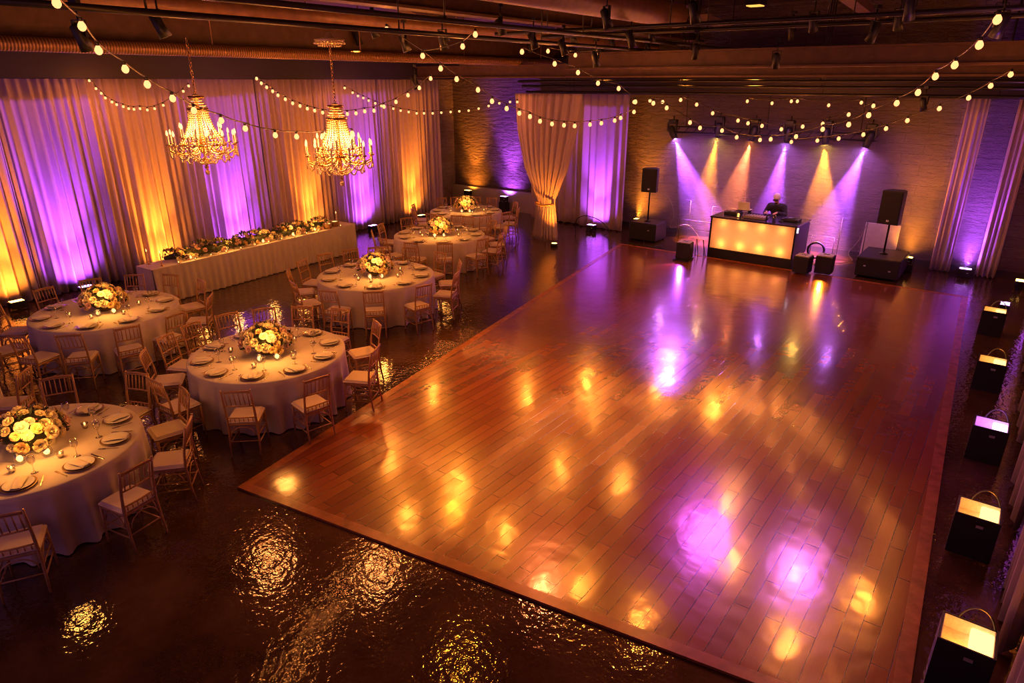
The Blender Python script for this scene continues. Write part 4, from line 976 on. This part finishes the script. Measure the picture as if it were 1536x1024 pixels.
def pa(label, x, y, z0, zc0, zc1, w, d, rz):
    t = thing('pole_speaker', label, 'speaker', (x, y, z0), rz, 'pole-mounted speakers'); h = zc1 - zc0
    b = MB(); b.lathe([(0, 0), (.10, 0), (.10, .015), (.03, .03), (.022, .06)], 16); b.tube([(0, 0, .03), (0, 0, zc0 - z0 + .02)], .022, 10); b.build('pole', M['blackmetal'], t)
    b = MB(); hw, hd = w / 2, d / 2; zz0, zz1 = zc0 - z0, zc1 - z0
    q = [(-hw, -hd), (hw, -hd), (hw, hd * .2), (hw * .62, hd), (-hw * .62, hd), (-hw, hd * .2)]; n = len(q)
    b.add([(x_, y_, zz0) for x_, y_ in q] + [(x_, y_, zz1) for x_, y_ in q], [tuple(range(n - 1, -1, -1)), tuple(range(n, 2 * n))] + [(i, (i + 1) % n, n + (i + 1) % n, n + i) for i in range(n)], 0, False); o = b.build('cabinet', M['black'], t); bv = o.modifiers.new('bevel', 'BEVEL'); bv.width = .012; bv.segments = 2
    b = MB(); b.box((0, -hd - .006, (zz0 + zz1) / 2), (w - .05, .012, h - .06)); b.build('grille', M['grille'], t)
    b = MB(); b.box((0, -hd - .015, zz0 + .09), (.06, .006, .045)); b.build('badge', M['badge'], t)
pa('black speaker on a pole over the left bass box', -8.62, 18.1, .55, 1.42, 2.08, .44, .40, R(14)); pa('black speaker on a pole over the right bass box', -2.34, 18.1, .50, 1.24, 2.02, .46, .42, R(-8))

# boxes on the floor in front of the booth
def light_box(label, x, y, w, d, h, rz, col, plate, glowcol, tgt):
    t = thing('floor_light_box', label, 'light', (x, y, dz), rz, 'light boxes before the booth')
    if plate: b = MB(); b.box((0, -.04, .02), (w + .06, d + .12, .04)); b.build('base_plate', M['black'], t)
    b = MB(); b.box((0, 0, h / 2 + .04), (w, d, h - .08 + .08), bev=.01); b.build('case', M['black'], t)
    b = MB(); b.box((0, 0, h + .05), (w - .04, d - .04, .02)); b.build('top_plate', plain('pale_top_plate', (.6, .55, .55), .4), t)
    b = MB(); b.tube([(-.06, 0, h + .062), (-.02, .03, h + .075), (.03, -.02, h + .066), (.07, .02, h + .07)], .008, 6); b.build('cable_coil', M['copper'], t)
    for c, tg, wt, sz in tgt: spot('floor_box_beam', Vector((x, y - d / 2 - .05, .30)), tg, wt, c, sz, .5, .03)
light_box('black light box left of the glowing booth', -6.72, 16.45, .36, .34, .42, R(6), PUR, True, 0, [(PUR, (-6.6, 14.2, 0), 160, 70)])
light_box('black light box right of booth, left of two', -3.86, 16.9, .36, .36, .40, R(-4), PUR, False, 0, [(PUR, (-4.6, 15.2, 0), 130, 40)])
light_box('black light box right of booth, right of two', -3.42, 17.15, .38, .36, .42, R(2), AMB, False, 0, [(AMB, (-3.2, 15.6, 0), 130, 44)])
# frames, board, cables behind
def frame(label, pts_list, mat='blackmetal', r_=.013):
    o0 = Vector(pts_list[0][0]); o0.z = 0; t = MB()
    for pts in pts_list: t.tube([Vector(p) - o0 for p in pts], r_, 6)
    o = t.build('metal_frame', M[mat], None, o0); tag(o, label, 'frame', 'metal frames behind the booth'); return o
def rect(x0, x1, y, z0, z1): return [(x0, y, z0), (x0, y, z1), (x1, y, z1), (x1, y, z0)]
frame('low metal frame standing left of the booth', [rect(-8.0, -6.95, 19.0, .0, .55), [(-8.0, 19.0, .3), (-6.95, 19.0, .3)]], 'tubeframe', .012)
frame('tall metal frame just left of the booth', [rect(-7.0, -6.3, 18.9, .0, 1.05), [(-7.0, 18.9, .5), (-6.3, 18.9, .5)]], 'tubeframe', .011)
frame('upright metal frame behind the left bass speaker', [rect(-8.1, -7.75, 19.1, .0, 1.12)], 'tubeframe', .010)
frame('tall metal frame right of the booth', [rect(-3.55, -2.95, 19.0, .0, 1.1)], 'tubeframe', .011)
frame('low metal frame right of the booth by tall frame', [rect(-4.15, -3.6, 18.7, .02, .62), [(-4.15, 18.7, .04), (-3.6, 18.7, .04)]], 'tubeframe', .011)
frame('folding metal stand beside the left light box', [[(-6.62, 16.95, dz), (-6.60, 16.9, .5), (-6.40, 16.9, .5), (-6.38, 16.95, dz)], [(-6.60, 17.12, dz), (-6.58, 16.9, .5)], [(-6.40, 17.12, dz), (-6.42, 16.9, .5)]], 'tubeframe', .010)
b = MB(); b.box((0, 0, .52), (.80, .05, 1.0), 0, Matrix.Rotation(R(-6), 3, 'X'), 1, .01); o = b.build('panel_board', M['board'], None, (-2.62, 19.15, .0)); tag(o, 'pale flat board leaning behind the right bass speaker', 'board')
def cable(label, pts, mat='wire', r_=.009):
    o0 = Vector(pts[0]); b = MB(); P_ = [Vector(p) - o0 for p in pts]; out = []
    for i in range(len(P_) - 1):
        p0 = P_[max(0, i - 1)]; p1 = P_[i]; p2 = P_[i + 1]; p3 = P_[min(len(P_) - 1, i + 2)]
        for k in range(6):
            t = k / 6; out.append(.5 * ((2 * p1) + (p2 - p0) * t + (2 * p0 - 5 * p1 + 4 * p2 - p3) * t * t + (3 * p1 - p0 - 3 * p2 + p3) * t ** 3))
    out.append(P_[-1]); b.tube(out, r_, 6); o = b.build('cable', M[mat], None, o0); tag(o, label, 'cable', 'loose cables'); return o
cable('pale cable hanging behind the left pole speaker', [(-8.5, 18.6, 1.35), (-8.25, 18.7, 1.15), (-8.1, 18.75, .7), (-8.2, 18.8, .3), (-7.7, 18.8, .45), (-7.4, 18.9, .2), (-7.3, 18.9, .01)])
cable('pale cable tangled below the right pole speaker', [(-2.95, 18.9, 1.0), (-3.05, 18.8, .6), (-3.2, 18.6, .3), (-3.05, 18.4, .15), (-3.4, 18.3, .05), (-3.7, 18.2, .01)])
cable('cable looping over the purple uplight by tied drape', [(-11.1, 18.1, .01), (-11.0, 18.0, .35), (-10.6, 17.9, .52), (-10.1, 17.9, .42), (-9.8, 17.95, .15), (-9.9, 17.8, .01)], 'copper', .012)
cable('thin cable on the floor before the left bass speaker', [(-8.5, 17.70, .05), (-8.4, 17.5, .012), (-8.1, 17.35, .012), (-7.9, 17.5, .012), (-7.7, 17.3, .012)], 'copper', .009)
b = MB(); b.tube([(.2 * math.cos(a), .0, .26 + .2 * math.sin(a)) for a in [2 * PI * k / 24 for k in range(25)]], .03, 8); b.tube([(-.12, 0, .08), (-.12, .2, -.03)], .02); b.tube([(.12, 0, .08), (.12, .2, -.03)], .02); o = b.build('cable_reel', M['black'], None, (-3.95, 18.45, .03)); tag(o, 'round black cable reel behind right side of booth', 'reel')

# truss bar and moving heads
tz0 = PY(1160, 200, 18.0)
b = MB()
tb = thing('light_bar', 'black truss bar carrying six stage beam lights', 'truss', (-5.82, 19.12, PY(1160, 200, 19.12).z))
for dy, dz_ in ((-.08, -.08), (.08, -.08), (0, .08)): b.tube([(-2.65, dy, dz_), (2.65, dy, dz_)], .02, 8)
b.build('chord_tubes', M['darkpipe'], tb)
b = MB()
for k in range(21):
    x = -2.6 + 5.2 * k / 20; s = 1 if k % 2 else -1; b.tube([(x, -.08, -.08), (x + .13, 0, .08)], .008, 5); b.tube([(x, .08, -.08), (x + .13, 0, .08)], .008, 5); b.tube([(x, -.08, -.08), (x + .13, .08, -.08)], .008, 5)
b.build('lacing', M['darkpipe'], tb)
b = MB()
for x in (-2.3, 0, 2.3): b.tube([(x, 0, .08), (x, -.1, 1.3)], .012, 6)
b.build('drop_rod', M['darkpipe'], tb)
def mover(label, u, v, tgt, col, lens, watts, size):
    p = PY(u, v, 19.1); d = (Vector(tgt) - p).normalized(); top = p - d * .30
    t = thing('stage_light', label, 'stage light', (top.x, top.y, top.z), 0, 'stage beam lights')
    b = MB(); b.box((0, .05, .24), (.22, .22, .12), bev=.015); b.tube([(0, .06, .28), (0, .08, .40)], .02); b.build('base', M['black'], t)
    b = MB(); b.box((.13, 0, .10), (.03, .09, .26)); b.box((-.13, 0, .10), (.03, .09, .26)); b.box((0, .03, .20), (.28, .10, .04)); b.build('yoke', M['black'], t)
    q = d.to_track_quat('Z', 'Y').to_matrix()
    b = MB(); b.lathe([(0, -.14), (.07, -.13), (.10, -.06), (.105, .10), (.085, .22), (.088, .27), (.07, .27), (.068, .24)], 18, (0, 0, 0), 0, q); b.build('lamp_head', M['black'], t)
    b = MB(); b.lathe([(0, .262), (.05, .255), (.069, .24)], 16, (0, 0, 0), 0, q); b.build('lens', M[lens], t)
    so = spot('stage_beam', p + d * .03, tgt, watts, (1, 1, 1), size, .6, .03); l = so.data; l.use_nodes = True; nt = l.node_tree      # a spoked gobo in the lamp
    em = nt.nodes['Emission']; em.inputs[0].default_value = (*col, 1)
    tc = N(nt, 'ShaderNodeTexCoord'); sp = N(nt, 'ShaderNodeSeparateXYZ'); nt.links.new(tc.outputs['Normal'], sp.inputs[0])
    cb = N(nt, 'ShaderNodeCombineXYZ'); nt.links.new(sp.outputs[0], cb.inputs[0]); nt.links.new(sp.outputs[1], cb.inputs[1])
    f_ = noise(nt, 11, 1, cb.outputs[0]); mr = N(nt, 'ShaderNodeMapRange'); mr.inputs[1].default_value = .35; mr.inputs[2].default_value = .62; mr.inputs[3].default_value = .25; mr.inputs[4].default_value = 1.8
    nt.links.new(f_, mr.inputs[0]); nt.links.new(mr.outputs[0], em.inputs[1])
def g_(u, v): p = PY(u, v, 18.98); return p
mover('purple beam light at the left end of truss', 1013, 210, g_(1057, 340), PUR, 'beam_pur', 7020, 34)
mover('amber beam light, second from left on truss', 1075, 208, g_(1050, 335), AMB, 'beam_amb', 4590, 30)
mover('orange beam light, third from left on truss', 1126, 213, g_(1092, 325), ORG, 'beam_org', 4050, 34)
mover('purple beam light, third from right on truss', 1179, 216, g_(1150, 335), PUR, 'beam_pur', 7020, 30)
mover('amber beam light, second from right on truss', 1238, 218, g_(1228, 340), AMB, 'beam_amb', 4860, 36)
mover('purple beam light at the right end of truss', 1297, 223, g_(1242, 345), PUR, 'beam_pur', 7020, 34)
for x, c in ((-7.4, PUR), (-5.6, PUR), (-4.3, PUR), (-2.6, PUR)):
    spot('stage_wall_beam', (x, 17.5, 3.95), (x, 19.6, 1.6), 110, (.55, .13, .9), 70, 1, .08)
# haze hanging over the stage
b = MB(); b.box((-4.95, 19.2, 2.02), (9.0, .70, 3.98)); o = b.build('stage_haze', M['haze']); tag(o, 'thin smoke haze hanging in the air over the stage', 'haze', None, 'stuff')

# ------------------------------------------------------------------ lamps added over the dance floor for its washes and glints
def wash(u, v, src, col, watts, size, bl=.8, rad=.05): spot('added_floor_wash', src, PZ(u, v, .02), watts, col, size, bl, rad)  # added wash light with no fixture around it
wash(700, 560, (-8.8, 9.5, 4.9), AMB, 900, 50)
wash(850, 640, (-6.0, 9.0, 5.3), (1, .22, .06), 800, 50)
wash(1040, 700, (-4.0, 12.5, 5.2), (.70, .10, .8), 420, 66, 1, .45)
wash(1240, 780, (-2.0, 12.5, 5.2), (.60, .10, .9), 230, 56, 1, .45)
wash(1020, 470, (-7.3, 17.5, 4.0), (.62, .14, 1), 1300, 26)
wash(560, 740, (-6.0, 6.5, 5.3), AMB, 260, 50)

GL = [(650, 590), (708, 605), (630, 645), (610, 775), (505, 720), (755, 800), (690, 720), (585, 690), (790, 590), (880, 575), (935, 605), (890, 635), (985, 590), (1055, 580), (1070, 615), (1145, 630), (1090, 750), (930, 725), (840, 700), (1190, 860), (1100, 840), (1275, 640), (1340, 655), (1395, 590), (1400, 670), (1215, 650), (960, 930), (870, 880), (1290, 900), (1180, 960)]
cans = []  # spotlights added where their reflections put amber glints on the planks
for (u, v) in GL:
    f_ = PZ(u, v, dz); d = ray(u, v); zl = 5.25; up_ = Vector((d.x, d.y, -d.z)); t_ = (zl - dz) / -d.z; t_ = min(t_, (17.9 - f_.y) / up_.y, ((-15.5 - f_.x) / up_.x if up_.x < 0 else 99)); p = f_ + up_ * t_; 
    if p.z > 4.75: cans.append((math.atan2(p.x, p.y), p, f_))
NUM = ['leftmost'] + [w_ + ' from left' for w_ in 'second third fourth fifth sixth seventh eighth ninth tenth eleventh twelfth thirteenth fourteenth fifteenth'.split()]
NUMR = ['rightmost'] + [w_ + ' from right' for w_ in 'second third fourth fifth sixth seventh eighth ninth tenth eleventh twelfth thirteenth fourteenth fifteenth'.split()]
cans.sort(key=lambda c: c[0])
for i, (a_, p, f_) in enumerate(cans):
    lb = 'added small black glint spotlight high over dance floor, ' + (NUM[i] if i < 15 else NUMR[len(cans) - 1 - i])
    o = copy_tree(can0, p, a_, lb, 'added glint spotlights over the dance floor')
    spot('added_glint_beam', p + (f_ - p).normalized() * .15, f_, 135, (1, .28, .03), 34, .7, .06)
# ------------------------------------------------------------------ world, camera, view
w = bpy.data.worlds.new('magenta_fill'); scene.world = w; w.use_nodes = True
w.node_tree.nodes['Background'].inputs[0].default_value = (.90, .30, .80, 1); w.node_tree.nodes['Background'].inputs[1].default_value = .30  # added magenta fill light, tinting the shadows
cam = bpy.data.cameras.new('camera'); cam.sensor_width = 36; cam.lens = F / 1536 * 36; cam.clip_end = 200
co_ = link('camera', cam, None, EYE, (PI / 2 - TH, 0, PSI)); scene.camera = co_
scene.view_settings.view_transform = 'Standard'; scene.view_settings.look = 'None'; scene.view_settings.gamma = 1; scene.view_settings.use_curve_mapping = False
scene.view_settings.exposure = 0.0
cy = scene.cycles
cy.use_denoising = True; cy.filter_width = 1.1
cy.max_bounces = 6; cy.diffuse_bounces = 2; cy.glossy_bounces = 3; cy.transmission_bounces = 4; cy.transparent_max_bounces = 16; cy.volume_bounces = 0
cy.sample_clamp_indirect = 6.0; cy.caustics_reflective = False; cy.caustics_refractive = False
